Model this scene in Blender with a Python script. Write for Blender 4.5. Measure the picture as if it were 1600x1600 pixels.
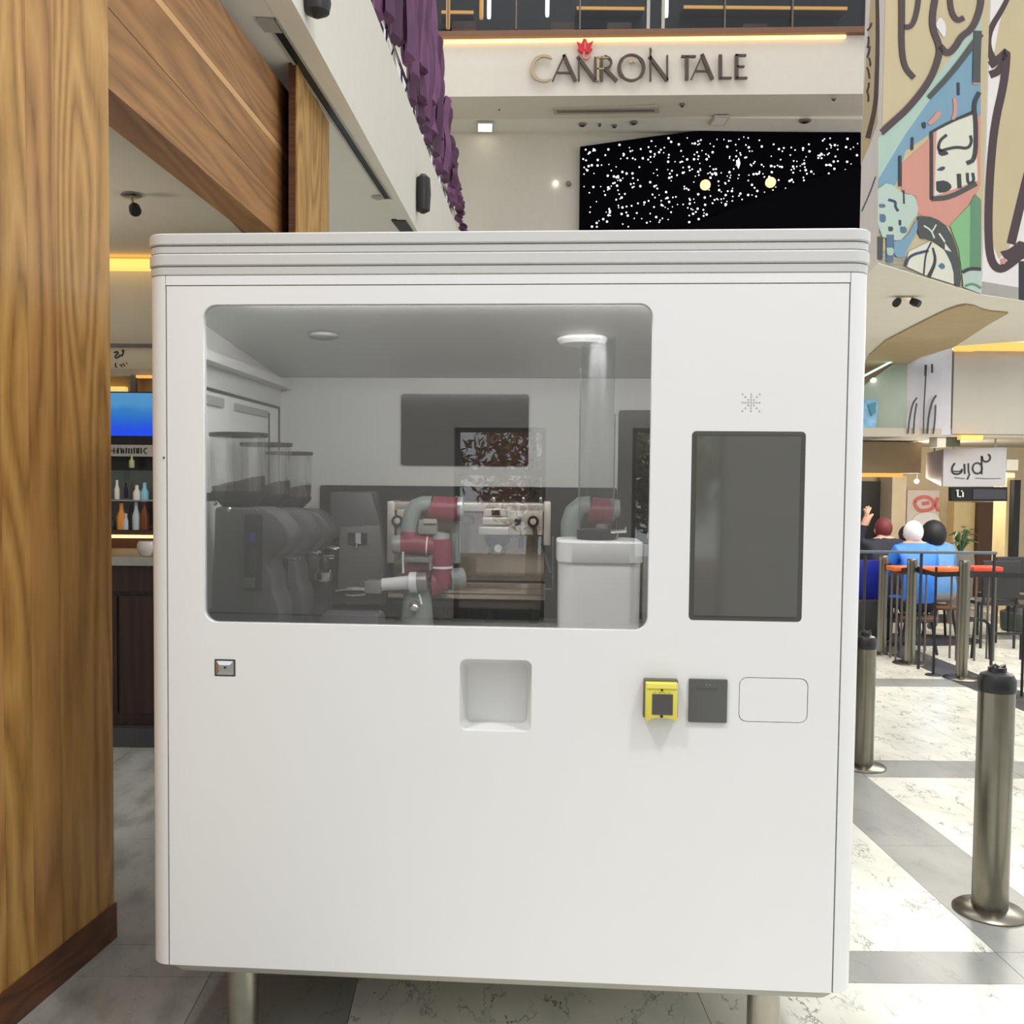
import bpy, bmesh, math, random
from mathutils import Vector, Matrix
from mathutils.geometry import tessellate_polygon

for o in list(bpy.data.objects):
    bpy.data.objects.remove(o)
SC = bpy.context.scene
COL = SC.collection
random.seed(7)

# ------------------------------------------------------------------ camera
F, CX, CY = 1500.0, 740.0, 809.3          # focal length and principal point in pixels of the 1600 frame
PITCH, ROLL = 0.04282, 0.00897
HC = 1.70                                  # eye height
FW = Vector((0, math.cos(PITCH), -math.sin(PITCH)))
_R = Vector((1, 0, 0)); _U = Vector((0, math.sin(PITCH), math.cos(PITCH)))
RT = _R * math.cos(ROLL) + _U * math.sin(ROLL)
UP = -_R * math.sin(ROLL) + _U * math.cos(ROLL)
EYE = Vector((0, 0, HC))
cam_d = bpy.data.cameras.new('camera'); cam = bpy.data.objects.new('camera', cam_d); COL.objects.link(cam)
cam_d.sensor_width = 36.0; cam_d.sensor_fit = 'HORIZONTAL'; cam_d.lens = F / 1600 * 36
cam_d.shift_x = (800 - CX) / 1600; cam_d.shift_y = (CY - 800) / 1600
cam_d.clip_start = 0.05; cam_d.clip_end = 200
M = Matrix((RT, UP, -FW)).transposed().to_4x4(); M.translation = EYE
cam.matrix_world = M
SC.camera = cam

# ------------------------------------------------------------------ light
w = bpy.data.worlds.new('atrium_sky'); SC.world = w; w.use_nodes = True
bgn = w.node_tree.nodes['Background']; bgn.inputs[0].default_value = (0.97, 0.99, 1.02, 1); bgn.inputs[1].default_value = 0.97

def area(name, loc, size, energy, col=(1, 1, 1), target=None, sy=None):
    l = bpy.data.lights.new(name, 'AREA'); l.energy = energy; l.color = col; l.size = size
    if sy: l.shape = 'RECTANGLE'; l.size_y = sy
    o = bpy.data.objects.new(name, l); COL.objects.link(o); o.location = loc
    d = (Vector(target) - Vector(loc)) if target else Vector((0, 0, -1))
    o.rotation_euler = d.to_track_quat('-Z', 'Y').to_euler()
    return o
area('atrium_lamp_west', (-2.6, -0.4, 8.0), 0.7, 170, (1, .99, .97), (0, 2.7, 1.2))
area('atrium_lamp_east', (3.0, -0.4, 8.0), 0.7, 170, (1, .99, .97), (0, 2.7, 1.2))
area('concourse_fill', (5.2, 8.5, 3.0), 3.0, 150, (1, .95, .85), None, 3.0)  # added unseen area light that brightens the shop side
area('concourse_fill_near', (2.8, 3.4, 5.4), 1.6, 26, (1, .98, .93), None, 1.6).data.spread = math.radians(80)  # added out of view to lift the floor at right
area('bar_fill', (-3.3, 5.4, 2.5), 0.6, 14, (1, .9, .75), (-3.0, 5.5, 4.0), 0.6)  # added uplight hidden behind the oak column, brightens the bar ceiling
area('gallery_fill', (2.0, 13.0, 14.0), 5.0, 130, (1, .95, .87), (2.0, 17, 6.5), 2.0)  # added above the view to light the far fascia and gallery

vs = SC.view_settings
vs.view_transform = 'Standard'; vs.look = 'None'; vs.exposure = 0.17; vs.gamma = 1.0; vs.use_curve_mapping = False

# ------------------------------------------------------------------ projection helpers
def ray(px, py):
    return FW + RT * ((px - CX) / F) - UP * ((py - CY) / F)
def at_y(px, py, y):
    d = ray(px, py); return EYE + d * (y / d.y)
def at_z(px, py, z):
    d = ray(px, py); return EYE + d * ((z - HC) / d.z)
def at_plane(px, py, p0, n):
    d = ray(px, py); return EYE + d * ((p0 - EYE).dot(n) / d.dot(n))
P = at_y

# ------------------------------------------------------------------ materials
def lin(c):
    c = c / 255.0
    return c / 12.92 if c <= .04045 else ((c + .055) / 1.055) ** 2.4
def rgb(r, g, b): return (lin(r), lin(g), lin(b), 1)
MATS = {}
def mat(name, col, rough=.5, metal=0.0, emit=0.0, var=0.04, scale=8.0, spec=.5, coat=0.0, bump=0.0):
    """plain procedural material: base colour with a slight noise variation"""
    if name in MATS: return MATS[name]
    m = bpy.data.materials.new(name); m.use_nodes = True; nt = m.node_tree; b = nt.nodes['Principled BSDF']
    c = rgb(*col)
    b.inputs['Roughness'].default_value = rough; b.inputs['Metallic'].default_value = metal
    b.inputs['Specular IOR Level'].default_value = spec; b.inputs['Coat Weight'].default_value = coat
    tc = nt.nodes.new('ShaderNodeTexCoord'); nz = nt.nodes.new('ShaderNodeTexNoise')
    nz.inputs['Scale'].default_value = scale; nz.inputs['Detail'].default_value = 4
    rp = nt.nodes.new('ShaderNodeValToRGB')
    rp.color_ramp.elements[0].color = tuple(x * (1 - var) for x in c[:3]) + (1,)
    rp.color_ramp.elements[1].color = tuple(min(1, x * (1 + var)) for x in c[:3]) + (1,)
    rp.color_ramp.elements[0].position = .3; rp.color_ramp.elements[1].position = .7
    nt.links.new(tc.outputs['Object'], nz.inputs['Vector']); nt.links.new(nz.outputs['Fac'], rp.inputs['Fac'])
    nt.links.new(rp.outputs['Color'], b.inputs['Base Color'])
    if emit:
        nt.links.new(rp.outputs['Color'], b.inputs['Emission Color']); b.inputs['Emission Strength'].default_value = emit
    if bump:
        bp = nt.nodes.new('ShaderNodeBump'); bp.inputs['Strength'].default_value = bump; bp.inputs['Distance'].default_value = .01
        nt.links.new(nz.outputs['Fac'], bp.inputs['Height']); nt.links.new(bp.outputs['Normal'], b.inputs['Normal'])
    MATS[name] = m; return m
def wood(name, stops, grain=(7, 7, .35), lines=9.0, rough=.35, seed=0.0):
    """contour lines of a stretched noise give cathedral grain"""
    m = bpy.data.materials.new(name); m.use_nodes = True; nt = m.node_tree; b = nt.nodes['Principled BSDF']; L = nt.links.new
    tc = nt.nodes.new('ShaderNodeTexCoord'); mp = nt.nodes.new('ShaderNodeMapping')
    mp.inputs['Scale'].default_value = grain; mp.inputs['Location'].default_value = (seed, seed * 1.7, seed * .6)
    nz = nt.nodes.new('ShaderNodeTexNoise'); nz.inputs['Scale'].default_value = 1.0; nz.inputs['Detail'].default_value = 1.2
    mu = nt.nodes.new('ShaderNodeMath'); mu.operation = 'MULTIPLY'; mu.inputs[1].default_value = lines
    pp = nt.nodes.new('ShaderNodeMath'); pp.operation = 'PINGPONG'; pp.inputs[1].default_value = .5
    m2 = nt.nodes.new('ShaderNodeMapping'); m2.inputs['Scale'].default_value = tuple(g * 14 for g in grain)
    n2 = nt.nodes.new('ShaderNodeTexNoise'); n2.inputs['Scale'].default_value = 1.0; n2.inputs['Detail'].default_value = 3
    ad = nt.nodes.new('ShaderNodeMath'); ad.operation = 'MULTIPLY_ADD'; ad.inputs[1].default_value = .5
    rp = nt.nodes.new('ShaderNodeValToRGB'); el = rp.color_ramp.elements
    el[0].position = stops[0][0]; el[0].color = rgb(*stops[0][1]); el[1].position = stops[-1][0]; el[1].color = rgb(*stops[-1][1])
    for p, c in stops[1:-1]:
        e = el.new(p); e.color = rgb(*c)
    L(tc.outputs['Object'], mp.inputs['Vector']); L(mp.outputs['Vector'], nz.inputs['Vector']); L(nz.outputs['Fac'], mu.inputs[0])
    L(mu.outputs[0], pp.inputs[0]); L(tc.outputs['Object'], m2.inputs['Vector']); L(m2.outputs['Vector'], n2.inputs['Vector'])
    L(n2.outputs['Fac'], ad.inputs[0]); L(pp.outputs[0], ad.inputs[2]); L(ad.outputs[0], rp.inputs['Fac']); L(rp.outputs['Color'], b.inputs['Base Color'])
    b.inputs['Roughness'].default_value = rough
    MATS[name] = m; return m
def stone(name, base, vein, dark, rough=.22, scale=2.2, vein_w=.02, amount=.9):
    """polished stone: cloudy base, thin veins where two noises cross their middle"""
    m = bpy.data.materials.new(name); m.use_nodes = True; nt = m.node_tree; b = nt.nodes['Principled BSDF']; L = nt.links.new
    tc = nt.nodes.new('ShaderNodeTexCoord')
    mp = nt.nodes.new('ShaderNodeMapping'); mp.inputs['Scale'].default_value = (1.6, .8, 1); mp.inputs['Rotation'].default_value = (0, 0, .5)
    L(tc.outputs['Object'], mp.inputs['Vector'])
    n1 = nt.nodes.new('ShaderNodeTexNoise'); n1.inputs['Scale'].default_value = scale; n1.inputs['Detail'].default_value = 5
    n2 = nt.nodes.new('ShaderNodeTexNoise'); n2.inputs['Scale'].default_value = scale * 2.6; n2.inputs['Detail'].default_value = 6; n2.inputs['Roughness'].default_value = .6
    n3 = nt.nodes.new('ShaderNodeTexNoise'); n3.inputs['Scale'].default_value = scale * 3; n3.inputs['Detail'].default_value = 4
    for n in (n1, n2, n3): L(mp.outputs['Vector'], n.inputs['Vector'])
    r1 = nt.nodes.new('ShaderNodeValToRGB'); r1.color_ramp.elements[0].color = rgb(*dark); r1.color_ramp.elements[1].color = rgb(*base)
    r1.color_ramp.elements[0].position = .34; r1.color_ramp.elements[1].position = .56
    L(n1.outputs['Fac'], r1.inputs['Fac'])
    sb = nt.nodes.new('ShaderNodeMath'); sb.operation = 'SUBTRACT'; sb.inputs[1].default_value = .5; L(n2.outputs['Fac'], sb.inputs[0])
    ab = nt.nodes.new('ShaderNodeMath'); ab.operation = 'ABSOLUTE'; L(sb.outputs[0], ab.inputs[0])
    lt = nt.nodes.new('ShaderNodeMapRange'); lt.inputs['From Min'].default_value = 0; lt.inputs['From Max'].default_value = vein_w
    lt.inputs['To Min'].default_value = amount; lt.inputs['To Max'].default_value = 0; L(ab.outputs[0], lt.inputs['Value'])
    gt = nt.nodes.new('ShaderNodeMapRange'); gt.inputs['From Min'].default_value = .44; gt.inputs['From Max'].default_value = .62; L(n3.outputs['Fac'], gt.inputs['Value'])
    ml = nt.nodes.new('ShaderNodeMath'); ml.operation = 'MULTIPLY'; L(lt.outputs[0], ml.inputs[0]); L(gt.outputs[0], ml.inputs[1])
    mx = nt.nodes.new('ShaderNodeMix'); mx.data_type = 'RGBA'; L(ml.outputs[0], mx.inputs['Factor']); L(r1.outputs['Color'], mx.inputs[6]); mx.inputs[7].default_value = rgb(*vein)
    L(mx.outputs[2], b.inputs['Base Color']); b.inputs['Roughness'].default_value = rough
    MATS[name] = m; return m
def glass(name, tint=(.8, .8, .8), refl=.06, rough=0.0):
    """thin pane: tinted see-through plus a share of mirror reflection"""
    m = bpy.data.materials.new(name); m.use_nodes = True; nt = m.node_tree; nt.nodes.remove(nt.nodes['Principled BSDF'])
    out = nt.nodes['Material Output']; t = nt.nodes.new('ShaderNodeBsdfTransparent'); g = nt.nodes.new('ShaderNodeBsdfGlossy'); mx = nt.nodes.new('ShaderNodeMixShader')
    t.inputs[0].default_value = tuple(tint) + (1,); g.inputs['Roughness'].default_value = rough; g.inputs['Color'].default_value = (1, 1, 1, 1)
    mx.inputs[0].default_value = refl
    nt.links.new(t.outputs[0], mx.inputs[1]); nt.links.new(g.outputs[0], mx.inputs[2]); nt.links.new(mx.outputs[0], out.inputs[0])
    MATS[name] = m; return m
def glow(name, col, s):
    m = bpy.data.materials.new(name); m.use_nodes = True; nt = m.node_tree; b = nt.nodes['Principled BSDF']
    b.inputs['Base Color'].default_value = rgb(*col); b.inputs['Emission Color'].default_value = rgb(*col); b.inputs['Emission Strength'].default_value = s
    MATS[name] = m; return m

white = mat('white_lacquer', (236, 236, 236), .3, spec=.4, var=.008, scale=3)
white_trim = mat('white_trim', (210, 210, 208), .25, var=.01)
seam = mat('seam_grey', (96, 96, 96), .7)
dark = mat('dark_plastic', (40, 40, 41), .45)
black = mat('black', (14, 14, 15), .5)
steel = mat('brushed_steel', (176, 172, 160), .3, 1.0, var=.06, scale=30)
chrome = mat('chrome', (215, 215, 215), .12, 1.0, var=.02)
beige = mat('beige_wall', (205, 199, 184), .7, var=.02)
cream = mat('cream_wall', (214, 203, 180), .7, var=.02)
offwhite = mat('offwhite_wall', (226, 222, 210), .6, var=.015)
warm_led = glow('warm_led', (255, 214, 140), 1.6)
orange_led = glow('orange_led', (240, 172, 84), .8)
lamp_white = glow('lamp_white', (255, 248, 235), 2.5)
clear = glass('clear_glass', (.93, .94, .94), .07)

# ------------------------------------------------------------------ mesh builder
class MB:
    def __init__(s): s.v = []; s.f = []
    def add(s, vs, fs):
        n = len(s.v); s.v += [Vector(x) for x in vs]; s.f += [tuple(i + n for i in q) for q in fs]; return s
    def box(s, x0, x1, y0, y1, z0, z1):
        return s.add([(x0, y0, z0), (x1, y0, z0), (x1, y1, z0), (x0, y1, z0), (x0, y0, z1), (x1, y0, z1), (x1, y1, z1), (x0, y1, z1)],
                     [(0, 3, 2, 1), (4, 5, 6, 7), (0, 1, 5, 4), (1, 2, 6, 5), (2, 3, 7, 6), (3, 0, 4, 7)])
    def prism(s, pts, vec):
        pts = [Vector(p) for p in pts]; vec = Vector(vec); n = len(pts)
        tri = tessellate_polygon([pts]) if n > 4 else ([tuple(range(n))])
        fs = [tuple(t) for t in tri] + [tuple(i + n for i in reversed(t)) for t in tri] + [(i, (i + 1) % n, (i + 1) % n + n, i + n) for i in range(n)]
        return s.add(pts + [p + vec for p in pts], fs)
    def holed(s, loops, vec):
        """flat polygon with holes (first loop outer), extruded by vec"""
        loops = [[Vector(p) for p in l] for l in loops]; vec = Vector(vec)
        flat = [p for l in loops for p in l]; n = len(flat)
        tri = tessellate_polygon(loops); fs = [tuple(t) for t in tri] + [tuple(i + n for i in reversed(t)) for t in tri]
        k = 0
        for l in loops:
            m = len(l); fs += [(k + i, k + (i + 1) % m, k + (i + 1) % m + n, k + i + n) for i in range(m)]; k += m
        return s.add(flat + [p + vec for p in flat], fs)
    def tube(s, path, r, n=12, cap=True):
        path = [Vector(p) for p in path]; rs = r if isinstance(r, (list, tuple)) else [r] * len(path)
        prev = None; rings = []
        for i, p in enumerate(path):
            t = (path[min(i + 1, len(path) - 1)] - path[max(i - 1, 0)]).normalized()
            a = prev if prev is not None else (Vector((0, 0, 1)) if abs(t.z) < .9 else Vector((1, 0, 0)))
            u = (a - t * a.dot(t)).normalized(); v = t.cross(u); prev = u
            rings.append([p + (u * math.cos(2 * math.pi * k / n) + v * math.sin(2 * math.pi * k / n)) * rs[i] for k in range(n)])
        vs = [q for rg in rings for q in rg]; m = len(rings)
        fs = [(i * n + k, i * n + (k + 1) % n, (i + 1) * n + (k + 1) % n, (i + 1) * n + k) for i in range(m - 1) for k in range(n)]
        if cap: fs += [tuple(reversed(range(n))), tuple((m - 1) * n + k for k in range(n))]
        return s.add(vs, fs)
    def lathe(s, prof, o=(0, 0, 0), axis=(0, 0, 1), n=24, cap=True):
        o = Vector(o); t = Vector(axis).normalized(); a = Vector((1, 0, 0)) if abs(t.x) < .9 else Vector((0, 1, 0))
        u = (a - t * a.dot(t)).normalized(); v = t.cross(u)
        vs = [o + t * h + (u * math.cos(2 * math.pi * k / n) + v * math.sin(2 * math.pi * k / n)) * r for r, h in prof for k in range(n)]; m = len(prof)
        fs = [(i * n + k, i * n + (k + 1) % n, (i + 1) * n + (k + 1) % n, (i + 1) * n + k) for i in range(m - 1) for k in range(n)]
        if cap: fs += [tuple(reversed(range(n))), tuple((m - 1) * n + k for k in range(n))]
        return s.add(vs, fs)
    def loft(s, loops, cap=True):
        n = len(loops[0]); m = len(loops); vs = [Vector(p) for l in loops for p in l]
        fs = [(i * n + k, i * n + (k + 1) % n, (i + 1) * n + (k + 1) % n, (i + 1) * n + k) for i in range(m - 1) for k in range(n)]
        if cap: fs += [tuple(reversed(range(n))), tuple((m - 1) * n + k for k in range(n))]
        return s.add(vs, fs)
    def build(s, name, material, parent=None, off=(0, 0, 0), smooth=False, bevel=0):
        off = Vector(off)
        me = bpy.data.meshes.new(name); me.from_pydata([v - off for v in s.v], [], s.f)
        bm = bmesh.new(); bm.from_mesh(me); bmesh.ops.recalc_face_normals(bm, faces=bm.faces[:])
        if bevel: bmesh.ops.bevel(bm, geom=[e for e in bm.edges if e.calc_face_angle(0) > .5], offset=bevel, segments=2, affect='EDGES', profile=.5)
        bm.to_mesh(me); bm.free()
        if smooth or bevel:
            me.polygons.foreach_set('use_smooth', [True] * len(me.polygons)); me.set_sharp_from_angle(angle=math.radians(38))
        me.materials.append(material)
        o = bpy.data.objects.new(name, me); COL.objects.link(o)
        if parent is not None: o.parent = parent
        else: o.location = off
        return o
def tag(o, label, cat=None, group=None, kind=None):
    o['label'] = label
    if cat: o['category'] = cat
    if group: o['group'] = group
    if kind: o['kind'] = kind
    return o
def thing(name, label, cat, loc=(0, 0, 0), rz=0.0, group=None):
    o = bpy.data.objects.new(name, None); COL.objects.link(o); o.location = loc; o.rotation_euler = (0, 0, rz); o.empty_display_size = .1
    return tag(o, label, cat, group)
def struct(o, label=None):
    o['kind'] = 'structure'
    if label: o['label'] = label
    return o
def rrect(x0, x1, y0, y1, r, seg=6):
    pts = []
    for cx, cy, a in ((x1 - r, y0 + r, -90), (x1 - r, y1 - r, 0), (x0 + r, y1 - r, 90), (x0 + r, y0 + r, 180)):
        for k in range(seg + 1):
            t = math.radians(a + 90 * k / seg); pts.append((cx + r * math.cos(t), cy + r * math.sin(t)))
    return pts
def stroke(pts, wd):
    """outline of a thick 2-D line; wd: width or one per point"""
    ws = wd if isinstance(wd, (list, tuple)) else [wd] * len(pts)
    Lf, Rg = [], []
    for i, p in enumerate(pts):
        a = pts[max(i - 1, 0)]; b = pts[min(i + 1, len(pts) - 1)]
        dx, dy = b[0] - a[0], b[1] - a[1]; l = math.hypot(dx, dy) or 1
        nx, ny = -dy / l * ws[i] / 2, dx / l * ws[i] / 2
        Lf.append((p[0] + nx, p[1] + ny)); Rg.append((p[0] - nx, p[1] - ny))
    return Lf, Rg
def letters(t, off, groups, to3, vec, m, name='letter'):
    """one part per letter: each group is a list of (points, width) strokes"""
    for g in groups: strokes_mesh(MB(), g, to3, vec).build(name, m, t, off)
def strokes_mesh(mb, lines, to3, vec):
    """each (points, width) becomes a strip of quads with thickness"""
    for pts, wd in lines:
        Lf, Rg = stroke(pts, wd); n = len(pts); vec = Vector(vec)
        top = [to3(*p) for p in Lf] + [to3(*p) for p in Rg]; vs = top + [p + vec for p in top]; m = 2 * n
        fs = []
        for i in range(n - 1):
            fs += [(i, i + 1, n + i + 1, n + i), (m + i + 1, m + i, m + n + i, m + n + i + 1), (i + 1, i, m + i, m + i + 1), (n + i, n + i + 1, m + n + i + 1, m + n + i)]
        fs += [(0, n, m + n, m), (n - 1, 2 * n - 1, m + 2 * n - 1, m + n - 1)]
        mb.add(vs, fs)
    return mb
def smooth2(pts, it=2):
    for _ in range(it):
        q = [pts[0]]
        for a, b in zip(pts[:-1], pts[1:]):
            q += [(a[0] * .75 + b[0] * .25, a[1] * .75 + b[1] * .25), (a[0] * .25 + b[0] * .75, a[1] * .25 + b[1] * .75)]
        pts = q + [pts[-1]]
    return pts
# ================================================================== floor
marble = stone('pale_marble', (226, 225, 214), (92, 94, 88), (206, 206, 194))
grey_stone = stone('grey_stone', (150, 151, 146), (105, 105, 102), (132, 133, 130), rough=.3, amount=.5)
slate = stone('dark_slate', (74, 73, 74), (50, 50, 50), (60, 60, 62), rough=.3, amount=.4)
ash_stone_shaded = stone('ash_stone_shaded', (164, 164, 157), (112, 112, 106), (138, 138, 132), rough=.35, scale=5, amount=.5)  # left tiles: a greyer stone, its colour also carrying part of the shade there
floor = struct(MB().box(-7, 11, -7, 21, -.2, -.006).build('floor', mat('grout', (150, 150, 142), .7)), 'polished mall floor of pale marble squares framed by grey stone bands')
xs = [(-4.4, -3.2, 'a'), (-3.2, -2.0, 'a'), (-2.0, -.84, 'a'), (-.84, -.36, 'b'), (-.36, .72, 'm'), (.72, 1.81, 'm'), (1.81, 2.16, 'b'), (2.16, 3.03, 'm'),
      (3.03, 3.9, 'm'), (3.9, 4.25, 'd'), (4.25, 5.1, 'm'), (5.1, 6.0, 'm'), (6.0, 6.35, 'b'), (6.35, 7.4, 'm'), (7.4, 8.6, 'm')]
ys = [(.9, 2.0, 0), (2.0, 3.03, 0), (3.03, 3.24, 1), (3.24, 4.2, 0), (4.2, 5.18, 0), (5.18, 5.5, 1), (5.5, 6.5, 0), (6.5, 7.5, 0), (7.5, 7.8, 1),
      (7.8, 8.8, 0), (8.8, 9.8, 0), (9.8, 10.1, 1), (10.1, 11.2, 0), (11.2, 12.3, 0)]
sm = {'a': ash_stone_shaded, 'b': grey_stone, 'm': marble, 'd': slate}
fs_ = HC / 1.62
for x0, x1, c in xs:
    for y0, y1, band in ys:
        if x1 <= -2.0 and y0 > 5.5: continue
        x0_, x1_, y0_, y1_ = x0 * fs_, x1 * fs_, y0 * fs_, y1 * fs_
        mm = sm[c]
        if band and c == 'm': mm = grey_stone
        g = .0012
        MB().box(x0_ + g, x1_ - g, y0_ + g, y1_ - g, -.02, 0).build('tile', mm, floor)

# ================================================================== wooden portal on the left
oak = wood('oak_veneer', [(0, (92, 62, 28)), (.25, (150, 106, 54)), (.55, (182, 136, 76)), (1, (202, 160, 98))], (2.6, 2.6, .42), 9, .35)
oak2 = wood('oak_veneer_figured', [(0, (88, 60, 26)), (.2, (150, 108, 52)), (.6, (190, 146, 80)), (1, (208, 168, 104))], (3.4, 3.4, .55), 11, .35, 5.3)
oak_dark = wood('oak_plinth', [(0, (62, 34, 18)), (.5, (92, 55, 32)), (1, (112, 70, 42))], (1.2, 1.2, 9), 8, .4)
oak_beam = wood('oak_beam', [(0, (112, 76, 44)), (.4, (154, 110, 66)), (.7, (170, 124, 78)), (1, (186, 138, 92))], (4, .3, 4), 10, .4, 2.0)
oak_light = wood('oak_sapwood', [(0, (196, 150, 100)), (1, (222, 178, 126))], (6, .5, 6), 4, .4)
a0 = at_z(22, 1600, 0); a1 = at_z(179, 1465, 0)
dv = (a1 - a0).normalized(); nv = Vector((dv.y, -dv.x, 0))          # along the face (away from camera), and out of it
col_l = thing('wood_column', 'tall oak veneered column at the left edge, on a dark plinth', 'column', a1 - nv * .25)
o0 = col_l.location
def on_face(px):                                                    # distance along the face where this pixel column meets it
    d = ray(px, 1000); n2 = Vector((nv.x, nv.y, 0)); t = (a1 - EYE).dot(n2) / d.dot(n2); return (EYE + d * t - a1).dot(dv)
def colbox(s0, s1, n0, n1, z0, z1):
    q = [a1 + dv * s0 + nv * n0, a1 + dv * s1 + nv * n0, a1 + dv * s1 + nv * n1, a1 + dv * s0 + nv * n1]
    return MB().prism([Vector((p.x, p.y, z0)) for p in q], (0, 0, z1 - z0))
colbox(-2.0, -.006, -.5, -.012, .0, 6.2).build('core', oak_dark, col_l, o0)
bt = .13
edges = [-2.0, on_face(5), on_face(49), on_face(93), 0.0]
for i, (s0, s1) in enumerate(zip(edges[:-1], edges[1:])):
    colbox(s0 + .0006, s1 - .0006, -.012, 0.0, bt, 6.2).build('veneer_board', [oak, oak2, oak, oak2][i], col_l, o0)
colbox(-2.0, .004, -.4, .008, 0, bt).build('plinth_board', oak_dark, col_l, o0)
# the beam spans from the left column to the second column
def bd(px): return 1.65 / (.053 + (740 - px) / 1500)
def BP(px, py): return P(px, py, bd(px))
beam = thing('wood_beam', 'broad horizontal oak beam between the left column and the narrow column', 'beam', BP(300, 200) + Vector((-.1, 0, 0)))
ob = beam.location
TH = (-.19, 0, 0)
MB().prism([BP(140, 112), BP(462, 392), BP(462, 345), BP(140, -20)], TH).build('beam_board', oak_beam, beam, ob)
MB().prism([BP(140, -22), BP(462, 344), BP(462, 268), BP(140, -122)], TH).build('beam_board', oak_beam, beam, ob)
MB().prism([BP(140, -123), BP(462, 267), BP(462, 257), BP(140, -139)], TH).build('sapwood_strip', oak_light, beam, ob)
MB().prism([BP(140, -140), BP(462, 256), BP(462, 158), BP(140, -262)], TH).build('beam_board', oak_beam, beam, ob)
# second column
cb = thing('wood_column', 'narrow oak column behind the kiosk, below the white soffit slot', 'column', (-1.3, 6.9, 0))
oc = cb.location
q0 = P(462, 110, 6.4); q1 = P(512, 182, 7.46); ZS = (q0.z + q1.z) / 2
MB().prism([Vector((q0.x + .004, 6.42, 0)), Vector((q1.x + .004, 7.46, 0)), Vector((q1.x - .3, 7.46, 0)), Vector((q0.x - .045, 6.42, 0))], (0, 0, ZS)).build('core', oak_dark, cb, oc)
MB().prism([Vector((q0.x + .01, 6.40, .1)), Vector((q1.x + .01, 7.47, .1)), Vector((q1.x, 7.47, .1)), Vector((q0.x, 6.40, .1))], (0, 0, ZS - .1)).build('veneer_board', oak2, cb, oc)
MB().prism([Vector((q0.x - .045, 6.395, .1)), Vector((q0.x + .0, 6.395, .1)), Vector((q0.x + .0, 6.42, .1)), Vector((q0.x - .045, 6.42, .1))], (0, 0, ZS - .1)).build('veneer_board', oak_dark, cb, oc)

# ------------------------------------------------------------------ white soffit and parapet, upper left
f0 = at_z(457, 0, ZS); f1 = at_z(652, 360, ZS); fd = (f1 - f0); fd = fd / fd.y       # advance per metre of depth
def FL(y, z=ZS): return Vector((f0.x + fd.x * (y - f0.y), y, z))
sof = struct(MB().prism([FL(2.6) + Vector((-.15, 0, 0)), FL(17.0) + Vector((-.15, 0, 0)), Vector((-5, 17, ZS)), Vector((-5, 2.6, ZS))], (0, 0, .12)).build('ceiling_left', offwhite), 'white soffit above the oak beam with a dark air slot')
PZ = HC + 3.83
par = struct(MB().prism([FL(2.6, ZS - .008), FL(17.0, ZS - .008), FL(17.0, ZS - .008) + Vector((-.15, 0, 0)), FL(2.6, ZS - .008) + Vector((-.15, 0, 0))], (0, 0, PZ - ZS + .008)).build('wall_left_parapet', offwhite), 'white parapet of the upper gallery on the left')
# slot
s0 = at_z(423, 29, ZS - .004); s1 = at_z(606, 310, ZS - .004)
sl = thing('air_slot', 'long dark linear air slot in the white soffit', 'vent', (s0 + s1) / 2)
sd = (s1 - s0).normalized(); sn = Vector((sd.y, -sd.x, 0))
MB().prism([s0 - sn * .028, s1 - sn * .028, s1 + sn * .028, s0 + sn * .028], (0, 0, -.006)).build('slot_opening', black, sl, sl.location)
for k in (-1, 1):
    MB().prism([s0 + sn * (k * .036 - .008), s1 + sn * (k * .036 - .008), s1 + sn * (k * .036 + .008), s0 + sn * (k * .036 + .008)], (0, 0, -.012)).build('slot_flange', mat('flange_grey', (165, 165, 158), .5), sl, sl.location)
e0 = at_z(400, 27, ZS - .004)
MB().prism([e0, s0 + sn * .02, s0 + sn * .02 + sd * .16, e0 + sd * .16], (0, 0, -.014)).build('slot_end_plate', mat('flange_grey', (165, 165, 158), .5), sl, sl.location)
c0 = at_z(590, 307, ZS)
tag(MB().lathe([(.06, 0), (.06, -.015), (.04, -.025)], c0).build('soffit_sensor', mat('flange_grey', (165, 165, 158), .5), off=c0, smooth=True), 'small round grey sensor on the soffit beside the slot end', 'sensor')
c0 = at_z(622, 352, ZS)
tag(MB().prism([c0 + Vector((-.05, -.25, 0)), c0 + Vector((.1, -.25, 0)), c0 + Vector((.16, .3, 0)), c0 + Vector((.02, .3, 0))], (0, 0, -.02)).build('soffit_grille', dark, off=c0), 'dark grille in the soffit just above the kiosk top', 'vent')
# lamps mounted on the parapet face
def on_par(px, py):
    d = ray(px, py); n = Vector((1, -fd.x, 0)); return EYE + d * ((FL(0) - EYE).dot(n) / d.dot(n))
for (px, py, h, lab) in ((651, 303, .42, 'dark oval lamp on the white parapet near the curtain foot'), (477, 6, .16, 'dark lamp on the parapet at the top edge of the picture')):
    c = on_par(px, py); t = thing('parapet_lamp', lab, 'lamp', c)
    MB().lathe([(.02, 0), (.075, .03), (.085, h * .5), (.075, h * .9), (.03, h)], c + Vector((.07, 0, -h / 2)), n=14).build('lamp_body', dark, t, c, smooth=True)
    MB().box(c.x - .02, c.x + .05, c.y - .03, c.y + .03, c.z - .03, c.z + .03).build('bracket', steel, t, c)
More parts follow.
